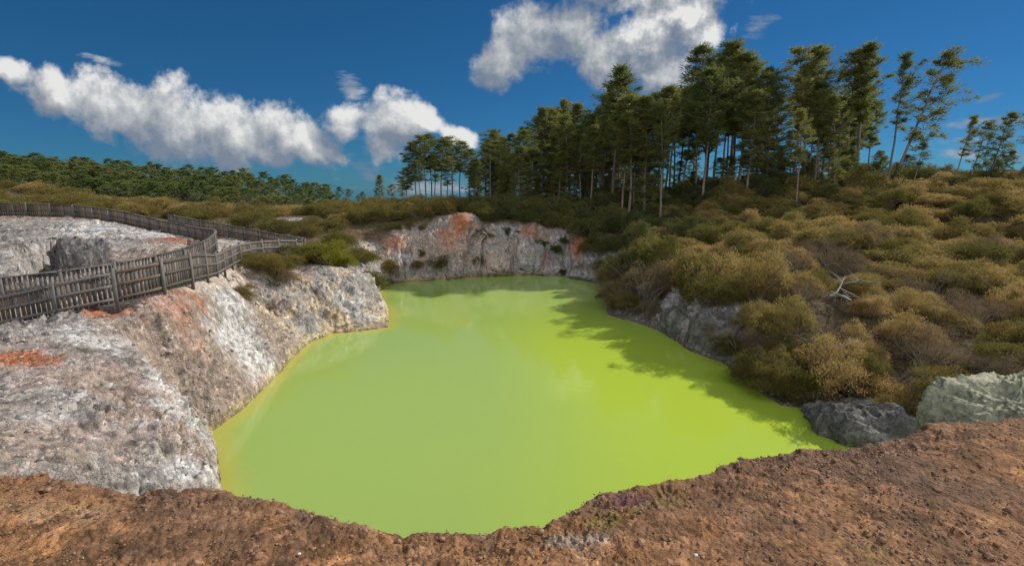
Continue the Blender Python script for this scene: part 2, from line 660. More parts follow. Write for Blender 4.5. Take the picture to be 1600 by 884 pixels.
M_dead = bark_mat('bleached_wood', (0.17, 0.15, 0.135), (0.36, 0.335, 0.31), 10)

# ------------------------------------------------------------------ the lie of the land
shore_px = [(340, 772), (333, 705), (329, 674), (378, 640), (420, 598), (455, 560), (482, 535), (520, 520), (562, 517), (604, 511),
            (606, 492), (592, 468), (590, 455), (604, 442), (680, 437), (760, 431), (840, 429), (900, 434), (945, 443), (946, 468),
            (952, 492), (1000, 505), (1040, 520), (1082, 548), (1130, 566), (1175, 604), (1225, 632), (1295, 640), (1325, 668), (1362, 697)]
shore = [at_height(px, py, 0.0)[:2] for px, py in shore_px]
shore += [(14.6, 15.0), (14.4, 12.0), (11.5, 9.2), (6.5, 7.4), (0.5, 6.8), (-4.5, 7.6), (-8.0, 10.2)]
shore = np.array(shore)

# rim of the ground the photographer stands on, from left to right
rim_px = [(-300, 742), (-120, 752), (0, 762), (60, 758), (150, 768), (230, 764), (300, 762), (345, 775), (430, 774), (480, 792), (560, 806), (625, 824),
          (650, 817), (720, 822), (765, 826), (800, 809), (870, 806), (905, 780), (960, 756), (1060, 742), (1110, 747), (1200, 716),
          (1270, 704), (1330, 700), (1400, 699), (1450, 695), (1490, 682), (1600, 681), (1760, 690), (1950, 690)]
rim_z = [6.6] * 4 + [6.68] * 4 + [6.7] * 10 + [6.66, 6.62, 6.6, 6.57, 6.55, 6.52, 6.5, 6.48, 6.42, 6.38, 6.3, 6.25]
rim = np.array([at_height(px, py, z)[:2] for (px, py), z in zip(rim_px, rim_z)])
plat = np.concatenate([rim, [(30, 2), (30, -30), (-30, -30), (-30, 2)]])


def seg_dist(P, poly, closed=True):
    n = len(poly)
    best = np.full(len(P), 1e9)
    for i in range(n if closed else n - 1):
        a, b = poly[i], poly[(i + 1) % n]
        ab = b - a
        t = np.clip(((P - a) @ ab) / (ab @ ab + 1e-12), 0, 1)
        d = np.hypot(P[:, 0] - a[0] - t * ab[0], P[:, 1] - a[1] - t * ab[1])
        best = np.minimum(best, d)
    return best


def inside(P, poly):
    x, y = P[:, 0], P[:, 1]
    res = np.zeros(len(P), dtype=bool)
    n = len(poly)
    for i in range(n):
        (x0, y0), (x1, y1) = poly[i], poly[(i + 1) % n]
        c = (y0 > y) != (y1 > y)
        with np.errstate(divide='ignore', invalid='ignore'):
            xi = (x1 - x0) * (y - y0) / (y1 - y0 + 1e-12) + x0
        res ^= c & (x < xi)
    return res


# fences: (px, py of the top, py of the foot, depth)
fence_front = [(-95, 478, 530, 17.2), (0, 463, 512, 17.4), (104, 438, 490, 18.0), (160, 427, 480, 18.7), (228, 412, 465, 19.4), (274, 402, 451, 20.8), (312, 394, 440, 22.6),
               (340, 396, 432, 25.5), (356, 388, 422, 28.0), (375, 380, 411, 30.5), (400, 376, 404, 33.5), (436, 374, 400, 36.0), (477, 374, 400, 38.5)]
fence_inner = [(-95, 449, 500, 18.6), (0, 435, 484, 19.4), (100, 424, 470, 20.4), (192, 411, 454, 21.8), (269, 395, 432, 24.0), (308, 383, 416, 26.0), (330, 373, 405, 27.5), (341, 362, 395, 29.0),
               (336, 359, 389, 32.0), (320, 357, 382, 35.5), (292, 352, 374, 38.5), (255, 345, 367, 41.0), (227, 338, 360, 43.0), (185, 329, 349, 44.5), (127, 321, 341, 45.5),
               (54, 318, 339, 45.0), (0, 317, 339, 44.0), (-90, 316, 338, 43.0)]
fence_outer = [(477, 374, 400, 38.5), (468, 371, 392, 41.5), (440, 367, 387, 43.5), (400, 360, 380, 44.5), (350, 350, 370, 46.0), (300, 342, 361, 47.5), (262, 335, 353, 49.0)]


def fence_pts(lst):
    top, foot = [], []
    for px, pt, pf, Y in lst:
        top.append(at_depth(px, pt, Y))
        foot.append(at_depth(px, pf, Y))
    return np.array(top), np.array(foot)


ctrl = []
for lst in (fence_front, fence_inner, fence_outer):
    t, f = fence_pts(lst)
    ctrl += [tuple(p) for p in f]
# points of bare ground surveyed as (px, py, depth)
for q in [
    # near left slab and gully
    (0, 518, 16.2), (110, 502, 17.2), (60, 600, 13.4), (0, 630, 12.2), (0, 740, 9.2), (215, 560, 15.9), (270, 650, 14.6), (325, 735, 13.5), (200, 700, 12.2), (295, 762, 12.4),
    (100, 735, 10.6), (130, 620, 13.2), (-200, 640, 12), (-200, 520, 17), (185, 640, 13.3), (245, 720, 12.6),
    (300, 600, 18.5), (252, 540, 18.4), (200, 500, 19.2), (330, 500, 21.6), (350, 450, 24.3), (300, 470, 20.9), (400, 570, 22.6), (400, 500, 25.2), (440, 520, 27),
    (340, 640, 18.0), (283, 640, 17.2), (170, 496, 18.6), (228, 480, 18.7), (200, 482, 18.4), (257, 475, 19.5), (257, 492, 18.9), (285, 465, 20.6), (320, 450, 22.6), (345, 440, 24.8), (375, 470, 26.5), (390, 540, 23.6),
    # promontory
    (380, 430, 30), (440, 424, 33), (500, 420, 34.8), (540, 421, 36), (572, 432, 37), (450, 470, 30.3), (520, 470, 32.4), (560, 464, 34.0), (420, 490, 29), (480, 495, 30.4), (585, 458, 36.2), (545, 492, 32.5),
    (480, 440, 32.6), (540, 440, 34.2), (480, 400, 40), (540, 400, 43), (590, 430, 44),
    # pit behind the near fence
    (150, 345, 38.5), (100, 371, 33.4), (30, 383, 32), (165, 374, 33.2), (-40, 385, 33),
    (230, 385, 31), (270, 371, 33), (60, 346, 39), (0, 346, 40), (-90, 346, 40), (250, 364, 37), (205, 380, 31.5), (100, 370, 35), (160, 364, 35.5),
    # far cliff
    (560, 380, 48), (560, 354, 54), (620, 360, 53), (640, 350, 54), (690, 342, 54.5), (720, 338, 54.5), (770, 351, 55.2), (800, 349, 56), (830, 351, 55.4), (880, 354, 55.5), (905, 364, 54), (940, 372, 52.5),
    (720, 390, 51.4), (640, 400, 50.6), (830, 390, 52.6), (770, 390, 52.4), (900, 400, 52), (590, 400, 49.6), (680, 400, 51), (925, 415, 50),
    (748, 380, 54.2), (845, 380, 54.6),
    # right bank
    (970, 405, 47), (1000, 420, 43), (1050, 436, 37.5), (1120, 448, 33.5), (1100, 500, 31.2), (1190, 470, 30), (1250, 480, 26.8), (1200, 560, 24.2), (1060, 480, 34.5), (985, 450, 41.8), (1100, 468, 30.2), (1150, 470, 28.6), (1060, 452, 33.4), (1200, 468, 28.4), (1185, 500, 26.2), (1015, 440, 37.5),
    (1000, 368, 52),
    # plateau and ridge
    (560, 326, 85), (700, 323, 85), (850, 320, 80), (950, 312, 75), (1100, 303, 70), (1250, 322, 58), (1400, 292, 66), (1550, 302, 60), (1000, 322, 68), (1150, 318, 62),
    (620, 336, 62), (740, 334, 62), (850, 336, 62), (480, 345, 62), (420, 336, 66), (1400, 318, 55), (1500, 322, 50),
    # left hill
    (0, 312, 110), (150, 320, 112), (300, 331, 112), (450, 335, 120), (560, 324, 150), (0, 325, 62), (150, 326, 64), (300, 330, 62), (-300, 300, 60), (-300, 290, 120), (250, 338, 80), (400, 341, 85), (0, 326, 80),
]:
    ctrl.append(at_depth(*q))
# ground under shrubs (px, py of the shrub tops, depth, shrub height)
for px, py, Y, h in [(1300, 420, 26.5, 2.0), (1300, 345, 39, 1.8), (1100, 350, 46, 1.8), (1100, 390, 37, 1.7), (1500, 500, 20.5, 1.9), (1590, 420, 27, 2.0), (1590, 560, 17.5, 1.7), (1590, 350, 42, 1.8),
                     (1450, 600, 17.6, 1.4), (1300, 560, 21.6, 1.2), (1700, 500, 22, 2.0), (1700, 380, 34, 2.0), (1420, 400, 31, 2.0), (1420, 460, 24, 2.0), (1200, 400, 31, 1.9), (1200, 350, 41, 1.8), (1450, 350, 42, 1.8),
                     (1380, 560, 20, 1.7), (1000, 345, 60, 1.5)]:
    p = at_depth(px, py, Y)
    ctrl.append((p[0], p[1], p[2] - h))
ctrl += [(-25, 17, 4.4), (-42, 30, 6), (-48, 46, 6.6), (-70, 75, 9), (-30, 8, 4.5), (-22, 10, 4.0), (60, 40, 8), (60, 20, 8), (40, 8, 7), (26, 10, 4.2), (22, 13.5, 2.6), (90, 70, 10),
         (-180, 185, 10.0), (-260, 200, 15), (-90, 200, 3.5), (-60, 230, -0.5), (-90, 260, 1), (-200, 280, 15), (0, 220, 0), (40, 120, 5), (90, 115, 6), (140, 110, 6), (60, 170, 0), (150, 170, 0),
         (0, 420, -14), (200, 320, -10), (400, 300, -14), (-420, 330, 14), (0, 700, -24), (420, 600, -24), (-420, 700, -10),
         (0, -60, 8), (60, -60, 9), (-60, -60, 8), (-200, 0, 12), (200, 0, 12), (0, -300, 10), (300, -200, 10), (-300, -200, 10)]
# just beyond the rim the bank falls away
for i in range(len(rim) - 1):
    a, b = rim[i], rim[i + 1]
    d = (b - a) / np.linalg.norm(b - a)
    nrm = np.array([-d[1], d[0]])
    if nrm[1] < 0:
        nrm = -nrm
    mid = (a + b) / 2
    ctrl.append((*(mid + nrm * 0.5), 5.7))
    ctrl.append((*(mid + nrm * 1.3), 4.0))
# the shore line itself
for i in range(len(shore)):
    a, b = shore[i], shore[(i + 1) % len(shore)]
    n = max(1, int(np.linalg.norm(b - a) / 2.2))
    for k in range(n):
        q = a + (b - a) * k / n
        ctrl.append((q[0], q[1], 0.03))
ctrl.append((0, 20, -2.5))
ctrl.append((1, 32, -2.5))
ctrl.append((-1, 12, -2.5))
ctrl = np.array(ctrl)
CX, CZ = ctrl[:, :2], ctrl[:, 2]
nC = len(ctrl)
A = np.zeros((nC + 3, nC + 3))
dd = np.hypot(CX[:, None, 0] - CX[None, :, 0], CX[:, None, 1] - CX[None, :, 1])
A[:nC, :nC] = dd - np.eye(nC) * 0.03
A[:nC, nC] = 1
A[:nC, nC + 1:] = CX
A[nC, :nC] = 1
A[nC + 1:, :nC] = CX.T
rhs = np.zeros(nC + 3)
rhs[:nC] = CZ
wts = np.linalg.solve(A, rhs)


def rbf(P):
    out = np.empty(len(P))
    for s in range(0, len(P), 20000):
        q = P[s:s + 20000].astype(np.float32)
        r = np.hypot(q[:, None, 0] - CX[None, :, 0].astype(np.float32), q[:, None, 1] - CX[None, :, 1].astype(np.float32))
        out[s:s + 20000] = r @ wts[:nC].astype(np.float32) + wts[nC] + q @ wts[nC + 1:]
    return out


pit = np.array([at_depth(px, 380, Y)[:2] for px, Y in ((2, 29.5), (22, 30.6), (58, 32.2), (84, 33.2), (106, 33.7), (128, 33.5), (150, 33.4), (168, 32.4), (182, 29.5), (184, 25.0), (90, 22.6), (0, 22.8))])


def land(P, full=False):
    P = np.asarray(P, dtype=np.float64).reshape(-1, 2)
    P3 = np.column_stack([P, np.zeros(len(P))])
    wob = fbm(P3, 0.9, 4, 0.55, 3) * 0.35
    ds = seg_dist(P, shore)
    ins = inside(P, shore)
    z = rbf(P)
    z = np.where(ins, -0.05 - np.minimum(ds * 0.9, 2.0), np.where(ds < 12, np.maximum(z, 0.02 + 0.22 * np.minimum(ds, 2.5)), z))
    dpit = seg_dist(P, pit) + fbm(P3, 1.7, 3, 0.6, 13) * 0.25
    z = np.where(inside(P, pit), z - 2.9 * sstep(0.0, 0.75, dpit), z)
    dr = seg_dist(P, plat)
    onp = inside(P, plat)
    sd = np.where(onp, -dr, dr) + wob * 0.35 * (dr < 3) + fbm(P3, 6.0, 3, 0.6, 9) * 0.05 * (dr < 1)
    zp = 6.68 - 0.02 * P[:, 0].clip(-20, 20) + 0.012 * P[:, 0].clip(0, 6) + 0.06 * fbm(P3, 0.8, 3, 0.5, 5)
    zp = zp - 0.10 * sstep(-0.5, 0.0, sd)
    t = sstep(0.0, 0.45, sd)
    cap = zp - 1.6 * sstep(0.0, 1.6, sd)
    z = np.where(sd < 4, np.minimum(z, cap * sstep(4, 3, sd) + 99 * (1 - sstep(4, 3, sd))), z)
    z = np.where(sd <= 0, zp, zp * (1 - t) + z * t)
    if full:
        return z, ds, ins, sd
    return z


def ground_z(x, y):
    return float(land(np.array([[x, y]]))[0])


# which ground is bare rock and which is overgrown
left_rock = np.array([(-60, 5), (-60, 44.5)] + [at_depth(px, 345, Y)[:2] for px, Y in ((0, 45), (130, 46), (230, 43.5), (300, 40), (350, 46), (420, 44), (478, 39), (430, 34))] +
                     [at_depth(px, 420, Y)[:2] for px, Y in ((430, 34), (520, 36), (600, 42))] + [at_height(604, 445, 0)[:2]] + [(-2, 35), (-6, 20), (-4, 5)])
path_line = np.array([((np.array(at_depth(a[0], a[2], a[3])) + np.array(at_depth(b[0], b[2], b[3]))) / 2)[:2] for a, b in
                      zip([fence_front[i] for i in (0, 1, 2, 4, 5, 7, 9)], [fence_inner[i] for i in (0, 1, 2, 3, 4, 6, 7)])] +
                     [((np.array(at_depth(*[fence_outer[i][k] for k in (0, 2, 3)])) + np.array(at_depth(*[fence_inner[j][k] for k in (0, 2, 3)]))) / 2)[:2] for i, j in ((2, 8), (3, 9), (4, 10), (5, 11), (6, 12))])
stains = [(35, 585, 14.5, 1.0, 0.5, 0.9), (75, 575, 14.6, 0.7, 0.4, 0.8), (160, 495, 18.4, 1.1, 0.7, 1.0), (195, 505, 18.6, 1.2, 0.7, 0.7), (255, 515, 19.8, 1.6, 1.0, 0.45), (290, 460, 21.4, 1.0, 0.6, 0.8), (200, 485, 19.2, 0.9, 0.6, 0.8),
          (100, 338, 42, 1.6, 1.4, 0.9), (270, 373, 33, 1.8, 1.6, 0.8), (290, 380, 31.5, 1.0, 0.9, 0.7), (20, 342, 42, 3.0, 1.0, 0.6),
          (716, 352, 53.8, 0.9, 1.2, 0.95), (700, 375, 52.4, 1.6, 1.2, 0.55), (612, 385, 51.2, 2.2, 1.2, 0.6), (825, 360, 54.6, 1.1, 1.2, 0.65), (908, 385, 52.6, 1.0, 1.2, 1.0), (915, 400, 51.6, 0.8, 0.8, 0.8),
          (1195, 478, 29.6, 0.9, 0.9, 0.8), (1225, 490, 28, 0.8, 0.7, 0.7), (560, 350, 54, 2, 1, 0.4), (850, 395, 52.6, 0.8, 0.8, 0.4)]


def build_ground():
    fine = np.deg2rad(np.linspace(-52, 52, 1180))
    rest = np.deg2rad(np.linspace(52, 308, 90))[1:-1]
    th = np.concatenate([fine, rest])
    rr = [1.0]
    while rr[-1] < 9:
        rr.append(rr[-1] * 1.0055)
    while rr[-1] < 57:
        rr.append(rr[-1] + max(0.07, rr[-1] * 0.0036))
    while rr[-1] < 4000:
        rr.append(rr[-1] * (1.012 if rr[-1] < 300 else 1.10))
    rr = np.array(rr)
    nt_, nr = len(th), len(rr)
    X = (rr[:, None] * np.sin(th)[None, :]).ravel()
    Y = (rr[:, None] * np.cos(th)[None, :]).ravel()
    P = np.column_stack([X, Y])
    rad = np.repeat(rr, nt_)
    Pc = P * np.minimum(1, 700 / rad)[:, None]
    z, ds, ins, sd = land(Pc, True)
    z = np.where(rad > 700, z - (rad - 700) * 0.03, z)
    Z = z.reshape(nr, nt_)
    # slope
    gr = np.gradient(Z, axis=0) / np.gradient(rr)[:, None]
    gt = np.gradient(Z, axis=1) / (rr[:, None] * np.gradient(np.unwrap(th))[None, :])
    ct, st = np.cos(th)[None, :], np.sin(th)[None, :]
    gx = gr * st + gt * ct
    gy = gr * ct - gt * st
    slope = np.hypot(gx, gy).ravel()
    N = np.column_stack([-gx.ravel(), -gy.ravel(), np.ones(len(P))])
    N /= np.linalg.norm(N, axis=1)[:, None]
    V = np.column_stack([P, z])
    plat_w = sstep(0.25, -0.15, sd)
    lr = inside(P, left_rock)
    dlr = seg_dist(P, left_rock)
    rockleft = np.where(lr, sstep(-0.5, 0.8, dlr), 0)
    big = fbm(V, 0.25, 4, 0.55, 21)
    near_shore = sstep(5.0, 1.0, ds + big * 2.0)
    steep = sstep(0.45, 0.9, slope + big * 0.3)
    rock = np.clip(rockleft + near_shore * sstep(0.25, 0.6, slope + 0.1) + steep * sstep(12, 5, ds), 0, 1)
    rock *= (rad < 75)
    rock = np.maximum(rock * (1 - plat_w), 0)
    # white patch on the slope behind the promontory
    q = np.array(at_depth(470, 345, 62))
    wp = np.exp(-(((P[:, 0] - q[0]) / 3.6) ** 2 + ((P[:, 1] - q[1]) / 2.6) ** 2) * 1.0)
    rock = np.clip(np.maximum(rock, sstep(0.4, 0.6, wp + big * 0.2)), 0, 1)
    dp = seg_dist(P, path_line, False)
    path = sstep(1.5, 1.05, dp + big * 0.2) * lr
    butt = fbm(np.column_stack([P[:, 0], P[:, 1] * 0.25, z * 0.12]), 0.42, 3, 0.5, 29, True)
    farw = sstep(43, 47, P[:, 1]) * sstep(64, 58, P[:, 1]) * sstep(-16, -12, P[:, 0]) * sstep(16, 11, P[:, 0]) * sstep(0.15, 0.6, slope) * (~ins)
    V = V + (N * np.array([1, 1, 0.3])) * (butt * farw * 1.7)[:, None]
    # relief: broken rock, crumbly earth
    V2 = V * np.array([1, 1, 0.55])
    rel_w = np.column_stack([fbm(V2, 0.8, 3, 0.5, 36), fbm(V2, 0.8, 3, 0.5, 37), fbm(V2, 0.8, 3, 0.5, 38)]) * 1.6
    rel = 0.30 * fbm(V2, 0.5, 3, 0.5, 31, True) + 0.27 * fbm(V2 + 0.5 * rel_w, 1.7, 4, 0.6, 33, True) + 0.13 * fbm(V2, 5.0, 3, 0.6, 35, True)
    amp = rock * (0.16 + 0.95 * sstep(0.45, 1.3, slope)) * (1 - path)
    amp *= sstep(-0.6, 1.2, np.where(ins, -ds, ds)) * 0.92 + 0.08
    amp *= 0.05 + 0.95 * sstep(0.3, 3.0, sd)
    for px, py, Yd in ((262, 590, 18.3), (330, 595, 19.0), (300, 510, 20.4), (350, 560, 21)):
        q = at_depth(px, py, Yd)
        amp *= 1 - 0.75 * np.exp(-(((P[:, 0] - q[0]) / 2.0) ** 2 + ((P[:, 1] - q[1]) / 2.2) ** 2))
    ffoot = fence_pts(fence_front)[1][:, :2]
    amp *= 0.12 + 0.88 * sstep(0.3, 2.0, seg_dist(P, ffoot, False))
    V = V + N * (rel * amp)[:, None]
    led = np.zeros(len(V), dtype=np.float32)
    lw = np.column_stack([fbm(V, 0.45, 3, 0.5, 141), fbm(V, 1.8, 3, 0.55, 142)])
    for (dx, dy, dz, fq, a0) in ((0.55, 0.35, 0.75, 1.15, 0.25), (-0.25, 0.6, 0.75, 2.3, 0.13), (0.8, -0.3, 0.5, 3.9, 0.07)):
        q_ = (V @ np.array([dx, dy, dz])) * fq + lw[:, 0] * 1.7 + lw[:, 1] * 0.55
        saw = q_ - np.floor(q_)
        led += a0 * (np.minimum(saw / 0.86, (1 - saw) / 0.14) - 0.5) * sstep(-0.35, 0.35, fbm(V, 0.5, 2, 0.5, 150 + fq))
    V = V + N * (led * rock * (1 - path) * sstep(0.3, 2.0, sd) * sstep(0.0, 0.6, np.where(ins, 0, ds)) * (rad < 75))[:, None]
    crumb = 0.013 * fbm(V, 9.0, 3, 0.6, 41) + 0.014 * fbm(V, 34.0, 2, 0.6, 43) + 0.025 * fbm(V, 2.5, 2, 0.5, 45)
    edge = sstep(-0.45, -0.05, sd) * sstep(0.6, 0.1, sd)
    crumb = crumb * (plat_w * (rad < 14) + 0.6 * edge * (rad < 14)) + edge * (rad < 14) * 0.05 * fbm(V, 7.0, 3, 0.6, 47)
    V = V + N * crumb[:, None]
    soil = (1 - rock) * (1 - plat_w)
    V[:, 2] += soil * 0.12 * fbm(V, 0.7, 3, 0.5, 51) * (rad < 300) * (~ins)
    lo = ins & (ds > 0.35)
    V[lo, 2] = np.minimum(V[lo, 2], -0.08)
    # colour of the ground itself
    n1 = fbm(V, 0.35, 5, 0.6, 61)
    n2 = fbm(V, 1.4, 5, 0.6, 63)
    n3 = fbm(V, 6.0, 4, 0.6, 65)
    n4 = fbm(V * np.array([1, 1, 2.5]), 2.2, 4, 0.6, 67, True)

    def lerp(a, b, t):
        return a * (1 - t)[:, None] + np.asarray(b)[None, :] * t[:, None]
    col = np.tile(np.array([0.235, 0.215, 0.20]), (len(P), 1))
    col = lerp(col, (0.175, 0.162, 0.16), sstep(0.0, 0.5, n2))
    col = lerp(col, (0.27, 0.20, 0.15), sstep(0.02, 0.45, n1) * 0.8)
    col = lerp(col, (0.44, 0.43, 0.425), sstep(0.22, 0.55, n4 * 0.5 + n2 * 0.6 + n1 * 0.25) * 0.7)
    col = lerp(col, (0.12, 0.105, 0.10), sstep(0.22, 0.55, -n2 * 0.7 - n3 * 0.6) * 0.75)
    for px, py, Yd, rx, ry, w in [(260, 590, 18.6, 2.0, 2.2, 0.9), (330, 590, 19.2, 1.8, 2.2, 0.9), (300, 505, 21, 2.2, 1.8, 0.8), (430, 530, 26, 2.2, 2.0, 0.9), (370, 620, 19, 1.6, 2.0, 0.8), (30, 560, 15, 2.5, 1.0, 0.5), (20, 700, 10.5, 1.4, 1.2, 0.8)]:
        q = at_depth(px, py, Yd)
        g = np.exp(-(((P[:, 0] - q[0]) / rx) ** 2 + ((P[:, 1] - q[1]) / ry) ** 2))
        col = lerp(col, (0.255, 0.20, 0.165), sstep(0.15, 0.75, g + n2 * 0.3) * w)
        col = lerp(col, (0.15, 0.115, 0.095), sstep(0.15, 0.75, g) * sstep(0.0, 0.35, n3) * w * 0.7)
    for px, py, Yd, rx, ry, w in [(240, 600, 15.4, 0.5, 1.0, 0.9), (272, 665, 14.5, 0.5, 1.0, 0.9), (318, 735, 13.5, 0.5, 0.9, 0.9), (375, 545, 22.6, 0.9, 2.0, 0.9), (400, 575, 22.2, 0.7, 1.2, 0.8), (150, 530, 16.6, 1.2, 0.8, 0.5),
                                  (225, 478, 19.6, 1.2, 0.5, 0.7), (355, 490, 24.0, 0.9, 1.5, 0.7), (160, 350, 37, 3, 2.0, 0.8), (225, 365, 35, 3, 2.0, 0.8), (100, 368, 34.2, 3, 0.7, 0.8), (635, 410, 50.4, 1.5, 1, 0.8), (540, 470, 33, 1.6, 1.2, 0.6)]:
        q = at_depth(px, py, Yd)
        g = np.exp(-(((P[:, 0] - q[0]) / rx) ** 2 + ((P[:, 1] - q[1]) / ry) ** 2))
        col = lerp(col, (0.44, 0.435, 0.435), sstep(0.35, 1.0, g * 0.9 + (n2 * 0.8 + n4 * 0.5 + n3 * 0.6) * sstep(0.05, 0.4, g)) * w)
    # yellowish tan of the promontory
    q = np.array(at_depth(470, 480, 31))
    pw = np.exp(-(((P[:, 0] - q[0]) / 6.5) ** 2 + ((P[:, 1] - q[1]) / 4.5) ** 2))
    col = lerp(col, (0.44, 0.335, 0.20), pw * sstep(-0.2, 0.35, n2 + n1) * 0.8)
    # warm far cliff
    fw = sstep(44, 49, P[:, 1]) * sstep(62, 57, P[:, 1]) * sstep(3, -3, P[:, 0])
    col = lerp(col, (0.36, 0.265, 0.20), fw * sstep(-0.35, 0.2, n1 + n2 * 0.5) * 0.8)
    # ochre line at the water
    wl = sstep(0.55, 0.1, V[:, 2]) * sstep(1.2, 0.2, ds) * sstep(4, -2, P[:, 0])
    col = lerp(col, (0.40, 0.32, 0.14), wl * 0.6)
    wet = sstep(0.16, 0.05, V[:, 2] + n3 * 0.06) * sstep(1.0, 0.1, ds) * (P[:, 1] < 60)
    col = lerp(col, (0.15, 0.115, 0.05), wet * 0.85)
    col = lerp(col, (0.30, 0.205, 0.165), sstep(0.1, 0.4, fbm(V, 0.5, 4, 0.6, 171)) * rock * (rad < 40) * 0.45)
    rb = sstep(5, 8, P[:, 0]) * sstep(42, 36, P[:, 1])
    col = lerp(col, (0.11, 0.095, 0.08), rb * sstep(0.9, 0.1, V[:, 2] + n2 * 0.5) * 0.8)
    for px, py, Yd, rx, ry, w in stains:
        q = at_depth(px, py, Yd)
        g = np.exp(-(((P[:, 0] - q[0]) / rx) ** 2 + ((P[:, 1] - q[1]) / ry) ** 2))
        g = sstep(0.25, 0.9, g * 0.95 + (n2 * 0.7 + n3 * 0.5) * sstep(0.05, 0.4, g)) * w
        col = lerp(col, (0.31, 0.120, 0.060), np.minimum(g * 1.15, 0.95))
    pc = lerp(np.tile(np.array([0.40, 0.335, 0.285]), (len(P), 1)), (0.33, 0.27, 0.22), sstep(-0.2, 0.4, n2))
    col = col * (1 - path[:, None]) + pc * path[:, None]
    sc = np.tile(np.array([0.085, 0.060, 0.034]), (len(P), 1))
    sc = lerp(sc, (0.15, 0.095, 0.05), sstep(0.0, 0.5, n2))
    sc = lerp(sc, (0.06, 0.065, 0.022), sstep(0.0, 0.4, n1))
    far = sstep(150, 260, rad)
    sc = lerp(sc, (0.05, 0.062, 0.025), far)
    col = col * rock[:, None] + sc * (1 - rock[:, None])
    crack = sstep(0.60, 0.90, fbm(V2 * np.array([1, 1, 1.4]) + 0.3 * rel_w, 1.1, 3, 0.5, 93, True)) * rock
    col = lerp(col, (0.07, 0.062, 0.058), crack * 0.7)
    # foreground earth
    fc = np.tile(np.array([0.235, 0.122, 0.062]), (len(P), 1))
    f1 = fbm(V, 0.9, 5, 0.6, 71)
    f2 = fbm(V, 3.2, 5, 0.62, 73)
    f3 = fbm(V, 14.0, 3, 0.6, 75)
    fc = lerp(fc, (0.36, 0.175, 0.070), sstep(0.02, 0.45, f1 * 0.6 + f2 * 0.7 + 0.12 * sstep(1.0, -2.5, P[:, 0])))
    fc = lerp(fc, (0.125, 0.078, 0.052), sstep(0.0, 0.5, -f1 * 0.7 - f2 * 0.5 + 0.02 + 0.12 * sstep(1.6, 0.4, np.abs(P[:, 0] + 0.2))) * 0.85)
    fc = lerp(fc, (0.38, 0.25, 0.15), sstep(0.18, 0.5, f1 * 0.4 - f2 * 0.4 + f3 * 0.25 + 0.12 * sstep(-1.5, -3.5, P[:, 0])) * 0.7)
    fc = lerp(fc, (0.26, 0.24, 0.225), sstep(0.38, 0.6, f3 * 0.8 + f2 * 0.3) * 0.5)
    fc = lerp(fc, (0.095, 0.060, 0.042), sstep(-0.75, -0.1, sd + 0.35 * f2 + 0.2 * f3) * 0.45)
    fc = lerp(fc, (0.13, 0.105, 0.035), sstep(0.2, 0.5, fbm(V, 1.7, 4, 0.6, 77)) * sstep(2.2, 0.5, np.abs(P[:, 0] - 1.2)) * 0.6)
    for (px, py, z0, rx, ry, cc, w) in [(905, 825, 6.7, 0.28, 0.10, (0.26, 0.23, 0.20), 0.6), (985, 770, 6.62, 0.22, 0.10, (0.10, 0.045, 0.055), 0.8), (945, 800, 6.66, 0.16, 0.18, (0.13, 0.10, 0.03), 0.8), (60, 800, 6.65, 0.7, 0.12, (0.27, 0.17, 0.09), 0.6)]:
        q = at_height(px, py, z0)
        g = np.exp(-(((P[:, 0] - q[0]) / rx) ** 2 + ((P[:, 1] - q[1]) / ry) ** 2))
        fc = lerp(fc, cc, sstep(0.25, 0.8, g + f2 * 0.4) * w)
    pw = (sstep(0.5, 0.0, sd) * (rad < 60))[:, None]
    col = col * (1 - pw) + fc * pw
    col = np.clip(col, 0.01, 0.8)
    idx = np.arange(nr * nt_).reshape(nr, nt_)
    a = idx[:-1, :]
    b = idx[1:, :]
    a2 = np.roll(a, -1, axis=1)
    b2 = np.roll(b, -1, axis=1)
    F = np.stack([a, b, b2, a2], axis=-1).reshape(-1, 4)[:, ::-1]
    me = mesh_np('ground', V, F, [M_ground], True)
    ca = me.color_attributes.new('Col', 'FLOAT_COLOR', 'POINT')
    ca.data.foreach_set('color', np.column_stack([col, np.ones(len(col))]).astype(np.float32).ravel())
    ga = me.attributes.new('grain', 'FLOAT', 'POINT')
    ga.data.foreach_set('value', plat_w.astype(np.float32))
    obj('ground', me, kind='structure')
    return V, rock


GV, ROCKW = build_ground()


def build_water():
    xs = np.linspace(-22, 22, 90)
    ys = np.linspace(4, 58, 110)
    X, Y = np.meshgrid(xs, ys)
    P = np.column_stack([X.ravel(), Y.ravel()])
    V = np.column_stack([P, np.zeros(len(P))])
    n, k = X.shape
    idx = np.arange(n * k).reshape(n, k)
    F = np.stack([idx[:-1, :-1], idx[:-1, 1:], idx[1:, 1:], idx[1:, :-1]], axis=-1).reshape(-1, 4)
    ds = seg_dist(P, shore)
    ins = inside(P, shore)
    keep = (ins | (ds < 1.6))[F].any(axis=1)
    me = mesh_np('water', V, F[keep], [M_water], True)
    at = me.attributes.new('shallow', 'FLOAT', 'POINT')
    sh = np.where(ins, sstep(1.0, 0.1, ds), 1.0) * (P[:, 0] < 0) * 0.75
    at.data.foreach_set('value', sh.astype(np.float32))
    at = me.attributes.new('reflect_tint', 'FLOAT', 'POINT')
    su = sstep(-1.5, 5.5, P[:, 0] + 0.10 * (P[:, 1] - 14) + 1.2 * fbm(V, 0.16, 3, 0.5, 91)) * sstep(44, 26, P[:, 1])  # yellower to the right: change in sky reflection put into the water colour
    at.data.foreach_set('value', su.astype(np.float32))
    me.update()
    obj('water', me, kind='structure')


build_water()


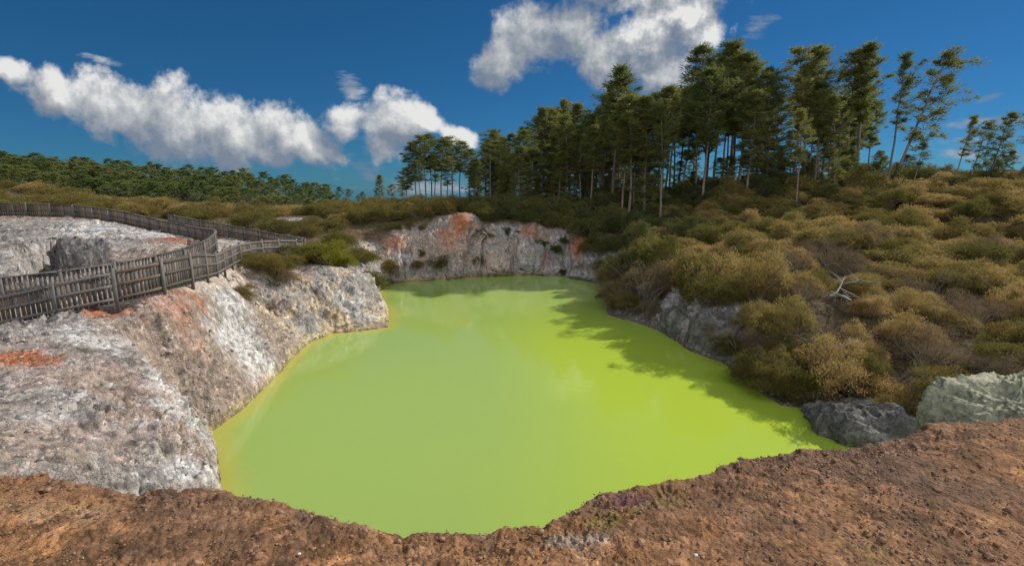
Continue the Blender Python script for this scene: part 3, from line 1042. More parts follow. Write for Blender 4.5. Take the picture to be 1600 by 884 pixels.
# ------------------------------------------------------------------ fences
def build_fence(lst, label, side, dense=0.75, cap=True):
    """side: +1 puts the rails to the left of the running direction"""
    top, foot = fence_pts(lst)
    # smooth the run
    t0 = np.concatenate([[0], np.cumsum(np.linalg.norm(np.diff(foot[:, :2], axis=0), axis=1))])
    ts = np.arange(0, t0[-1], 0.05)

    def curve(a):
        out = np.column_stack([np.interp(ts, t0, a[:, k]) for k in range(3)])
        w = 31
        ker = np.ones(w) / w
        pad = np.concatenate([np.repeat(out[:1], w // 2, 0), out, np.repeat(out[-1:], w // 2, 0)])
        return np.column_stack([np.convolve(pad[:, k], ker, 'valid') for k in range(3)])
    T, F = curve(top), curve(foot)
    F = F.copy()
    gz = land(F[:, :2])
    low = np.clip(F[:, 2] - gz, 0.0, 0.7)
    root = thing('picket_fence', label, 'fence', tuple(F[len(F) // 2]))
    off = np.array(root.location)
    T, F = T - off, F - off
    tang = np.gradient(F, axis=0)
    tang[:, 2] = 0
    tang /= np.linalg.norm(tang, axis=1)[:, None] + 1e-9
    nrm = np.column_stack([-tang[:, 1], tang[:, 0], np.zeros(len(F))]) * side
    up = np.array([0, 0, 1.0])
    step = 36                                   # 1.8 m bays
    pick = 3                                    # a picket every 0.15 m
    for s in range(0, len(ts) - 1, step):
        g = Geo()
        i = s
        h = T[i, 2] - F[i, 2]
        g.box((T[i] + F[i]) / 2 + up * (-0.03 - low[i] / 2) + nrm[i] * -0.04, tang[i] * 0.06, nrm[i] * 0.05, up * (h / 2 + 0.10 + low[i] / 2))
        obj('post', g.mesh('post', M_wood), root)
        g = Geo()
        e = min(s + step, len(ts))
        for j in range(s + 1, e, pick):
            lift = random.uniform(-0.015, 0.03)
            a = F[j] + up * 0.06
            b = np.array([F[j, 0], F[j, 1], T[j, 2] - 0.04 + lift])
            w = 0.15 * dense / 2 * random.uniform(0.88, 1.08)
            lean = tang[j] * random.uniform(-0.012, 0.012)
            g.box((a + b) / 2, tang[j] * w, nrm[j] * 0.011, (b - a) / 2 + lean)
        obj('picket_panel', g.mesh('picket_panel', M_wood), root)

    def rail(k, hw, hh, out_):
        g = Geo()
        v, f = [], []
        js = list(range(0, len(ts), 9)) + [len(ts) - 1]
        # rails are separate boards of one bay each
        for q in range(0, len(js) - 1, 4):
            seg = js[q:q + 5]
            vv = []
            for j in seg:
                c = F[j] * (1 - k) + T[j] * k + nrm[j] * out_
                c = np.array([F[j, 0], F[j, 1], F[j, 2] * (1 - k) + T[j, 2] * k]) + nrm[j] * out_
                for a_, b_ in ((-1, -1), (1, -1), (1, 1), (-1, 1)):
                    vv.append(c + nrm[j] * hw * a_ + up * hh * b_)
            ff = []
            for m in range(len(seg) - 1):
                for n_ in range(4):
                    ff.append((m * 4 + n_, m * 4 + (n_ + 1) % 4, m * 4 + 4 + (n_ + 1) % 4, m * 4 + 4 + n_))
            ff.append((3, 2, 1, 0))
            L = (len(seg) - 1) * 4
            ff.append((L, L + 1, L + 2, L + 3))
            g.add(vv, ff)
        return g.mesh('rail', M_wood)
    obj('rail', rail(0.16, 0.022, 0.055, 0.035), root)
    obj('rail', rail(0.55, 0.022, 0.055, 0.035), root)
    if cap:
        obj('handrail', rail(1.0, 0.085, 0.024, 0.0), root)
    else:
        obj('rail', rail(0.90, 0.022, 0.055, 0.035), root)
    return root


build_fence(fence_front, 'weathered grey picket fence along the outer edge of the path, nearest the green water', -1, 0.80, False)
build_fence(fence_inner, 'grey picket fence with a flat handrail that bends back round the pit of pale rock', -1, 0.62, True)
build_fence(fence_outer, 'short grey picket fence behind the hairpin of the path, below the brown shrubs', 1, 0.62, True)


# ------------------------------------------------------------------ shrubs
def shrub_meshes(seed, n_puff, per, leaf, width, radius=1.0, height=0.95, flat=0.35, open_=0.0):
    """a wiry rounded shrub about 2 m across: (foliage verts/faces, stem geo)"""
    global RNG
    keep = RNG
    RNG = np.random.default_rng(seed)
    st = Geo()
    ph = RNG.random(n_puff) * 2 * math.pi
    # several lobes of unequal height, each carrying tilted trays of fine leaf
    nl = 6
    la = RNG.random(nl) * 2 * math.pi
    lr_ = 0.15 + RNG.random(nl) * 0.55
    lx, ly = np.cos(la) * lr_ * radius, np.sin(la) * lr_ * radius
    lh = height * (0.55 + 0.50 * RNG.random(nl))
    ls = radius * (0.30 + 0.28 * RNG.random(nl))
    which = RNG.integers(0, nl, n_puff)
    el = np.arcsin(np.clip(RNG.random(n_puff) * 1.25 - 0.25, -1, 1))
    rr = 0.60 + 0.45 * RNG.random(n_puff) ** 0.6 + 0.32 * (RNG.random(n_puff) < 0.2) * RNG.random(n_puff)
    cx = lx[which] + np.cos(ph) * np.cos(el) * ls[which] * rr
    cy = ly[which] + np.sin(ph) * np.cos(el) * ls[which] * rr
    cz = lh[which] * 0.55 + np.sin(el) * lh[which] * 0.46 * rr
    cen = np.column_stack([cx, cy, np.maximum(cz, 0.06)])
    outd = cen - np.array([0, 0, -0.1])
    outd /= np.linalg.norm(outd, axis=1)[:, None]
    size = 0.085 + 0.085 * RNG.random(n_puff)
    cs, ds_ = [], []
    for i in range(n_puff):
        m = int(per * (0.5 + 1.0 * RNG.random()) * (size[i] / 0.13) ** 1.5)
        nrm = outd[i] * 0.5 + np.array([0, 0, 0.75]) + RNG.normal(size=3) * 0.25
        nrm /= np.linalg.norm(nrm)
        q = RNG.normal(size=(m, 3)) * size[i]
        along = q @ nrm
        q -= np.outer(along * (1 - flat), nrm)
        r2_ = (q ** 2).sum(1) / size[i] ** 2
        q -= np.outer(r2_ * size[i] * 0.16, nrm)
        cs.append(cen[i] + q)
        ds_.append(q / size[i] * 0.5 + outd[i] * 0.5 + np.array([0, 0, 0.3]) + RNG.normal(size=(m, 3)) * 0.55)
    cs, ds_ = np.concatenate(cs), np.concatenate(ds_)
    v, f = leaves(cs, ds_, leaf, width)
    for i in range(0, n_puff, 2):
        b = np.array([RNG.normal() * 0.08, RNG.normal() * 0.08, -0.15])
        mid = cen[i] * np.array([0.45, 0.45, 0.55]) + RNG.normal(size=3) * 0.05
        st.tube([b, mid, cen[i] + outd[i] * size[i] * RNG.uniform(0.2, 1.5)], [0.022, 0.014, 0.003], 4)
    RNG = keep
    return v, f, st


def shrub_proto(name, mat, seeds, params, cat='shrub'):
    res = []
    for s in seeds:
        v, f, st = shrub_meshes(s, **params)
        fm = mesh_np(name + '_foliage', v, f, [mat])
        sm = st.mesh(name + '_stem', M_twig)
        res.append((fm, sm))
    return res


HI = dict(n_puff=95, per=210, leaf=0.044, width=0.016)
MID = dict(n_puff=80, per=120, leaf=0.064, width=0.023)
LO = dict(n_puff=55, per=60, leaf=0.12, width=0.045)
SH = {
    ('gold', 2): shrub_proto('golden_shrub', M_gold, (1, 2, 3, 4), HI),
    ('gold', 1): shrub_proto('golden_shrub', M_gold, (5, 6, 7, 8), MID),
    ('gold', 0): shrub_proto('golden_shrub', M_gold, (9, 10), LO),
    ('olive', 2): shrub_proto('olive_shrub', M_olive, (11, 12, 13), HI),
    ('olive', 1): shrub_proto('olive_shrub', M_olive, (14, 15, 16), MID),
    ('olive', 0): shrub_proto('olive_shrub', M_olive, (17, 18), LO),
    ('dark', 1): shrub_proto('dark_green_shrub', M_dark, (21, 22, 23), MID),
    ('dark', 0): shrub_proto('dark_green_shrub', M_dark, (24, 25), LO),
    ('bright', 1): shrub_proto('yellow_green_shrub', M_bright, (26, 27), MID),
    ('grey', 2): shrub_proto('twiggy_shrub', M_grey, (28, 29), dict(n_puff=80, per=110, leaf=0.05, width=0.010)),
}
SH_NAME = {'gold': 'golden_shrub', 'olive': 'olive_shrub', 'dark': 'dark_green_shrub', 'bright': 'yellow_green_shrub', 'grey': 'twiggy_shrub'}


def place_shrub(kind, lod, x, y, z, sx, sz, label, group):
    fm, sm = random.choice(SH[(kind, lod)])
    t = thing(SH_NAME[kind], label, 'shrub', (x, y, z), group)
    t.rotation_euler = (random.uniform(-0.08, 0.08), random.uniform(-0.08, 0.08), random.uniform(0, 6.28))
    t.scale = (sx * random.uniform(0.9, 1.1), sx * random.uniform(0.9, 1.1), sz)
    obj('foliage', fm, t)
    if lod > 0:
        obj('stem', sm, t)
    return t


def scatter(n_try, sampler, spacing):
    pts = []
    for _ in range(n_try):
        p = sampler()
        if p is None:
            continue
        sp_ = spacing(p)
        if all((p[0] - q[0]) ** 2 + (p[1] - q[1]) ** 2 > (0.5 * (sp_ + q[2])) ** 2 for q in pts):
            pts.append((p[0], p[1], sp_))
    return pts


def frame_px(x, y, z):
    d = Vector((x, y, z - CAM_H))
    f = d.y * cp - d.z * sp
    u_ = d.y * sp + d.z * cp
    return 800 + 800 * d.x / f, 442 - 800 * u_ / f


right_bank = np.array([tuple(shore[i]) for i in range(18, 30)] + [(17.5, 16.2), (24, 14.0), (44, 22), (66, 48), (60, 66), (35, 62), (22, 66), (9, 60), (7.5, 53)])


def build_shrubs():
    def s_right():
        x, y = random.uniform(4, 64), random.uniform(14, 66)
        P = np.array([[x, y]])
        if not inside(P, right_bank)[0]:
            return None
        if x / y > 1.22:
            return None
        d = seg_dist(P, shore)[0]
        if d < 0.7:
            return None
        return (x, y)
    pts = scatter(7000, s_right, lambda p: 1.28 + 0.023 * p[1])
    P = np.array([p[:2] for p in pts])
    Z = land(P)
    DS = seg_dist(P, shore)
    clear = [at_depth(1128, 500, 27.8)[:2], at_depth(1072, 505, 31.4)[:2], at_depth(1290, 460, 25.4)[:2], at_depth(1230, 500, 26)[:2]]
    for (x, y, spc), z, d in zip(pts, Z, DS):
        if any(math.hypot(x - c[0], y - c[1]) < 1.3 for c in clear):
            continue
        px, py = frame_px(x, y, z + 1)
        lod = 2 if y < 30 else 1
        u = random.random()
        sx = spc * random.uniform(0.60, 1.20)
        sz = random.uniform(1.2, 2.4) * (0.8 if d < 1.5 else 1.0) * (1.55 if 1.5 < d < 5 and y > 23 else 1.0)
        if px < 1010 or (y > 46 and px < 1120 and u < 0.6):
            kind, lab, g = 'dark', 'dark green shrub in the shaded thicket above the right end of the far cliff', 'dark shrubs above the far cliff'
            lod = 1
        elif d < 3.2 and u < 0.30:
            kind, lab, g = 'grey', 'thin grey-brown shrub low on the right bank beside the water', 'twiggy shrubs along the right shore'
            lod = 2
        elif d < 3.0:
            kind, lab, g = 'olive', 'olive shrub clinging to the right bank just above the water', 'olive shrubs along the right shore'
        elif u < 0.14 and y < 42:
            kind, lab, g, lod = 'grey', 'dry grey-brown twiggy shrub among the golden thicket on the right slope', 'dry shrubs on the right slope', 2
        elif u < 0.30:
            kind, lab, g = 'olive', 'olive green shrub among the golden thicket on the right slope', 'olive shrubs on the right slope'
        else:
            kind, lab, g = 'gold', 'golden brown feathery shrub in the thicket covering the right slope', 'golden shrubs on the right slope'
        place_shrub(kind, lod, x, y, z - 0.12, sx, sz, lab, g)

    # a fringe hanging over the water
    for i in range(17, 29):
        a, b = shore[i], shore[i + 1]
        n_ = np.array([-(b - a)[1], (b - a)[0]])
        n_ = n_ / np.linalg.norm(n_)
        L = np.linalg.norm(b - a)
        for k in range(max(1, int(L / 0.85))):
            q = a + (b - a) * (k + random.random()) / max(1, int(L / 0.85)) + n_ * random.uniform(0.15, 0.9)
            px, py = frame_px(q[0], q[1], 0.4)
            if 1035 < px < 1150 or px > 1335:
                continue
            if inside(q[None], shore)[0]:
                q = q - n_ * 1.1
            kind = random.choice(('grey', 'grey', 'olive', 'gold'))
            place_shrub(kind, 2, q[0], q[1], max(0.0, ground_z(*q)) - 0.05, random.uniform(1.0, 1.6), random.uniform(1.0, 1.9),
                        {'grey': 'thin grey-brown shrub in the fringe that overhangs the water on the right', 'olive': 'olive shrub in the fringe that overhangs the water on the right', 'gold': 'golden shrub in the fringe that overhangs the water on the right'}[kind], 'fringe of shrubs over the right water line')

    # under the pines
    def s_ridge():
        px, Y = random.uniform(930, 1680), random.uniform(58, 76)
        return at_depth(px, 300, Y)[:2]
    for x, y, spc in scatter(900, s_ridge, lambda p: 3.3):
        u = random.random()
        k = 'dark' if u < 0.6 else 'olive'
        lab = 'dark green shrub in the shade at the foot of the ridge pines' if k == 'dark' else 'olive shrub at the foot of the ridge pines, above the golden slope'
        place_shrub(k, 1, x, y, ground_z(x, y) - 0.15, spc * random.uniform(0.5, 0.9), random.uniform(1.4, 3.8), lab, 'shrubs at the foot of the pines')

    # top of the far cliff
    def s_far():
        px, Y = random.uniform(500, 1000), random.uniform(54.5, 78)
        if 452 < px < 530 and Y < 66:
            return None
        if 702 < px < 742 and Y < 57:
            return None
        return at_depth(px, 340, Y)[:2]
    for x, y, spc in scatter(700, s_far, lambda p: 2.0 + (p[1] - 54) * 0.06):
        px = frame_px(x, y, 6)[0]
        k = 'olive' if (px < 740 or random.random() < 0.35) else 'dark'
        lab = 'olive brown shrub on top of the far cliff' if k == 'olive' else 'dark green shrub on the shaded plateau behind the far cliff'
        place_shrub(k, 1, x, y, ground_z(x, y) - 0.15, spc * random.uniform(0.65, 0.95), random.uniform(1.3, 2.4), lab, 'shrubs on top of the far cliff')

    # tufts clinging to the far cliff
    for px, py, Y in [(612, 372, 52.6), (640, 368, 53), (668, 366, 53.2), (700, 402, 50.6), (596, 398, 50), (664, 398, 50.8), (790, 366, 54), (808, 372, 53.8), (852, 372, 53.8), (868, 380, 53.2), (890, 372, 53.4), (930, 384, 51.6), (925, 404, 50.6),
                      (942, 398, 50.4), (780, 420, 50.6), (846, 412, 51.4), (812, 405, 51.8), (625, 420, 49.4), (705, 428, 49.2), (880, 415, 51)]:
        x, y, _ = at_depth(px, py, Y)
        low = py > 395
        k = 'olive' if px < 720 else 'dark'
        place_shrub(k, 1, x, y, ground_z(x, y) - 0.1, random.uniform(0.5, 0.9) if low else random.uniform(0.9, 1.6), random.uniform(0.5, 1.1) if low else random.uniform(0.9, 1.6),
                    ('small ' if low else '') + ('olive' if k == 'olive' else 'dark green') + ' shrub clinging to ' + ('the lower face' if low else 'the upper edge') + ' of the far cliff', 'shrubs clinging to the far cliff')

    # left hillside behind the fences
    def s_left():
        px, Y = random.uniform(-80, 640), random.uniform(48, 125)
        lim = np.interp(px, [-80, 0, 130, 230, 262, 400, 478, 560, 640], [47.5, 48.5, 50, 50.5, 52, 49, 45, 55, 80])
        if Y < lim:
            return None
        x, y, _ = at_depth(px, 320, Y)
        q = at_depth(470, 345, 62)
        if ((x - q[0]) / 4.2) ** 2 + ((y - q[1] + 2) / 6) ** 2 < 1:
            return None
        return (x, y)
    for x, y, spc in scatter(1500, s_left, lambda p: 2.0 + (p[1] - 40) * 0.055):
        u = random.random()
        k = 'olive' if u < 0.7 else 'gold'
        far = y > 80
        lab = ('olive shrub' if k == 'olive' else 'golden brown shrub') + (' high on the left hillside below the pine forest' if far else ' on the left hillside just behind the fences')
        place_shrub(k, 0 if far else 1, x, y, ground_z(x, y) - 0.2, spc * random.uniform(0.6, 0.85), random.uniform(1.3, 2.0) * (1.2 if far else 1), lab, 'shrubs on the left hillside')

    # shrubs one can point to
    one = [
        ('gold', 1130, 440, 31.0, 1.6, 3.4, 'tall golden shrub standing above the grey rocks of the right bank'),
        ('gold', 1085, 430, 34.0, 1.6, 3.3, 'tall golden shrub above the left grey boulder of the right bank'),
        ('olive', 1035, 425, 37.5, 1.6, 3.4, 'tall olive shrub on the right bank near the inner corner of the pool'),
        ('olive', 1010, 410, 41.0, 1.6, 3.2, 'tall olive shrub at the back of the right bank by the inner corner'),
        ('gold', 1180, 470, 28.6, 1.5, 3.0, 'tall golden shrub right of the dipping rock face'),
        ('gold', 1225, 530, 24.6, 1.5, 2.5, 'golden shrub on the right bank above the dry shrubs'),
        ('gold', 1290, 580, 21.6, 1.5, 2.2, 'golden shrub on the bank behind the pale dry shrub'),
        ('gold', 1350, 610, 19.6, 1.4, 1.8, 'golden shrub just above the dark ledge'),
        ('grey', 1300, 520, 23.6, 1.3, 1.3, 'grey twiggy shrub in the dark hollow among the dead branches'),
        ('grey', 1250, 470, 27.0, 1.4, 1.3, 'grey twiggy shrub at the top of the dark hollow'),
        ('olive', 400, 418, 31.5, 1.5, 1.3, 'dark olive shrub with bare twigs overhanging the path fence'),
        ('olive', 440, 415, 33.0, 1.5, 1.3, 'round brown olive shrub in the middle of the bank over the promontory'),
        ('grey', 425, 425, 31.0, 1.3, 1.0, 'twiggy brown shrub on the bank edge below the path fence'),
        ('bright', 505, 412, 36.5, 1.6, 1.6, 'bright yellow-green shrub on top of the promontory'),
        ('bright', 535, 418, 37.5, 1.2, 1.1, 'smaller yellow-green shrub near the tip of the promontory'),
        ('olive', 470, 412, 36.0, 1.5, 1.2, 'olive shrub left of the yellow-green shrub on the promontory'),
        ('olive', 575, 432, 39.5, 1.4, 1.7, 'brown shrub on the far edge of the promontory by the inlet'),
        ('olive', 560, 405, 44.0, 1.8, 1.6, 'brown olive shrub in the hollow between promontory and far cliff'),
        ('olive', 590, 415, 47.0, 1.5, 1.6, 'brown olive shrub at the left foot of the far cliff'),
        ('olive', 530, 395, 46.0, 2.0, 1.6, 'olive shrub in the hollow behind the promontory'),
        ('olive', 378, 470, 26.3, 1.0, 0.85, 'small olive shrub on the bare slope left of the promontory'),
        ('grey', 412, 478, 28.6, 0.6, 0.6, 'small dry shrub on the tan face of the promontory'),
        ('dark', 684, 415, 50.0, 1.5, 1.5, 'dark green shrub growing on the middle of the far cliff'),
        ('olive', 655, 425, 49.6, 0.9, 1.0, 'small olive shrub low on the far cliff'),
        ('dark', 757, 408, 51.6, 1.0, 1.2, 'dark shrub in the shaded gully of the far cliff'),
        ('olive', 738, 430, 49.6, 0.8, 0.8, 'small shrub at the foot of the shaded far cliff'),
        ('dark', 762, 372, 54.0, 1.4, 1.2, 'dark shrub at the head of the gully in the far cliff'),
        ('dark', 836, 392, 53.2, 0.8, 1.2, 'dark shrub in the notch between two grey buttresses of the far cliff'),
        ('grey', 980, 455, 42.0, 1.5, 2.0, 'pale twiggy shrub hanging over the inner corner of the right shore'),
        ('grey', 1010, 480, 38.5, 1.5, 1.8, 'grey-brown shrub drooping to the water right of the inner corner'),
        ('olive', 990, 430, 44.5, 1.4, 1.5, 'olive shrub behind the pale twiggy shrub at the right inner corner'),
        ('gold', 1195, 520, 26.0, 1.2, 1.2, 'golden shrub low on the right bank between two grey rock faces'),
        ('grey', 1270, 610, 20.3, 1.2, 1.1, 'pale dry shrub leaning over the water near the dark ledge'),
        ('grey', 1225, 600, 21.6, 1.1, 1.0, 'dry shrub touching the water on the right bank'),
        ('olive', 1150, 555, 25.4, 0.9, 0.9, 'small olive shrub at the water line under the right bank'),
    ]
    for k, px, py, Y, sx, sz, lab in one:
        x, y, _ = at_depth(px, py, Y)
        lod = 2 if (k, 2) in SH and Y < 34 else 1
        if (k, lod) not in SH:
            lod = 2 if (k, 2) in SH else 1
        place_shrub(k, lod, x, y, ground_z(x, y) - 0.1, sx * 1.2, sz * 1.1, lab, None)


build_shrubs()


# ------------------------------------------------------------------ pines
def pine_meshes(seed, H=20.0, crown0=0.45, width=3.0, clumps=150, blades=58, blen=0.46, bwid=0.095, wind=0.0, conic=False, far=False):
    global RNG
    keep = RNG
    RNG = np.random.default_rng(seed)
    g = Geo()
    n = 9
    t = np.linspace(0, 1, n)
    sway = np.cumsum(RNG.normal(size=(n, 2)) * 0.17, axis=0) * t[:, None]
    pts = np.column_stack([sway[:, 0], sway[:, 1], t * H * 0.97 - 0.3 * (1 - t)])
    g.tube(pts, 0.185 * (1 - t) ** 0.8 * (H / 20) + 0.022, 7 if not far else 5)

    def trunk_at(s):
        return np.array([np.interp(s, t, pts[:, k]) for k in range(3)])
    cs, dd_ = [], []
    nb = max(10, clumps // 4)
    for b in range(nb):
        s = crown0 + (1 - crown0) * (b + RNG.random()) / nb
        k = (s - crown0) / (1 - crown0)
        if conic:
            L = width * (1 - k) ** 0.8 * (0.75 + 0.4 * RNG.random()) + 0.25
        else:
            L = width * (0.55 + 1.7 * k * (1 - k)) * (1 - 0.68 * k ** 4) * (0.35 + 0.95 * RNG.random())
        az = b * 2.399 + RNG.random() * 0.9
        dx, dy = math.cos(az), math.sin(az)
        if wind:
            dx += wind
            L *= (1 + wind * 0.6 * math.cos(az))
            L = max(L, 0.5)
            q = math.hypot(dx, dy) + 1e-6
            dx, dy = dx / q, dy / q
        rise = (0.08 + 0.75 * k) * L
        a = trunk_at(s)
        e = a + np.array([dx * L, dy * L, rise])
        m = a * 0.5 + e * 0.5 + np.array([0, 0, -0.08 * L])
        if not far:
            g.tube([a, m, e], [0.055 * (1.1 - k) + 0.015, 0.035, 0.012], 4)
        nc = 4 if RNG.random() < 0.6 else 2
        for c in range(nc):
            w = 0.42 + 0.60 * (c + RNG.random()) / nc
            cen = a * (1 - w) + e * w + RNG.normal(size=3) * np.array([0.22, 0.22, 0.14]) * (0.5 + 0.25 * L) + np.array([0, 0, 0.05])
            mm = int(blades * (0.6 + 0.8 * RNG.random()))
            q = RNG.normal(size=(mm, 3)) * np.array([0.36, 0.36, 0.20]) * (0.62 + 0.5 * RNG.random())
            cs.append(cen + q)
            dd_.append(q * np.array([1, 1, 0.8]) + np.array([dx * 0.2, dy * 0.2, 0.22]) + RNG.normal(size=(mm, 3)) * 0.15)
    # leader
    topp = trunk_at(1.0)
    mm = blades * 4
    q = RNG.normal(size=(mm, 3)) * np.array([0.45, 0.45, 0.32])
    cs.append(topp + q)
    dd_.append(q * 0.6 + np.array([0, 0, 0.4]) + RNG.normal(size=(mm, 3)) * 0.2)
    # dead stubs on the bare trunk
    if not far:
        for b in range(9):
            s = 0.15 + (crown0 - 0.12) * RNG.random()
            az = RNG.random() * 6.28
            L = 0.4 + 1.2 * RNG.random()
            a = trunk_at(s)
            g.tube([a, a + np.array([math.cos(az) * L, math.sin(az) * L, RNG.normal() * 0.2])], [0.03, 0.008], 3)
    v, f = leaves(np.concatenate(cs), np.concatenate(dd_), blen, bwid)
    RNG = keep
    return v, f, g


def pine_proto(seed, mat=None, **kw):
    v, f, g = pine_meshes(seed, **kw)
    return (mesh_np('pine_crown', v, f, [mat or M_pine]), g.mesh('pine_trunk', M_bark, True), kw.get('H', 20.0))


TALL = [pine_proto(101 + i, crown0=c, width=w, clumps=n) for i, (c, w, n) in enumerate([(0.50, 2.6, 190), (0.42, 3.0, 230), (0.55, 2.7, 180), (0.36, 2.9, 240), (0.48, 3.4, 220), (0.60, 2.6, 150)])]
OPEN = [pine_proto(121 + i, crown0=c, width=w, clumps=n, blades=50) for i, (c, w, n) in enumerate([(0.52, 2.8, 120), (0.45, 3.0, 140), (0.58, 3.2, 120)])]
WIND = [pine_proto(131 + i, crown0=c, width=w, clumps=n, blades=48, wind=0.7) for i, (c, w, n) in enumerate([(0.40, 3.3, 170), (0.50, 3.0, 130), (0.35, 3.6, 170)])]
LOW = [pine_proto(141 + i, crown0=c, width=w, clumps=n) for i, (c, w, n) in enumerate([(0.20, 3.2, 230), (0.15, 3.6, 230)])]
CONE = [pine_proto(151, crown0=0.10, width=3.4, clumps=230, conic=True)]
FAR = [pine_proto(161 + i, M_farpine, crown0=c, width=w, clumps=n, blades=26, blen=1.0, bwid=0.20, far=True) for i, (c, w, n) in enumerate([(0.50, 3.9, 120), (0.56, 4.3, 120), (0.46, 4.0, 130), (0.60, 4.2, 110)])]


def place_pine(proto, base, top, label, group, spread=1.0, spin=None):
    crown, trunk, H = proto
    b, tp = Vector(base), Vector(top)
    ax = tp - b
    h = ax.length
    t = thing('pine_tree', label, 'tree', base, group)
    q = Vector((0, 0, 1)).rotation_difference(ax.normalized())
    s = h / H
    ss = s ** 0.75 * spread
    t.matrix_world = Matrix.Translation(b) @ q.to_matrix().to_4x4() @ Matrix.Rotation(random.uniform(0, 6.28) if spin is None else spin, 4, 'Z') @ Matrix.Diagonal((ss, ss, s, 1))
    obj('trunk', trunk, t)
    obj('crown', crown, t)
    return t


def stand(protos, px, ytop, Y, pxb=None, label=None, group=None, spread=1.0, spin=None):
    """a pine whose top shows at (px, ytop) and whose foot stands on the ground at pxb, all at depth Y"""
    top = at_depth(px, ytop, Y)
    if pxb is None:
        u, v = ray(px, ytop)
        x = top[0] + random.uniform(-0.4, 0.4)
    else:
        x = at_depth(pxb, 300, Y)[0]
    base = (x, Y, ground_z(x, Y) - 0.1)
    return place_pine(random.choice(protos), base, top, label, group, spread, spin)


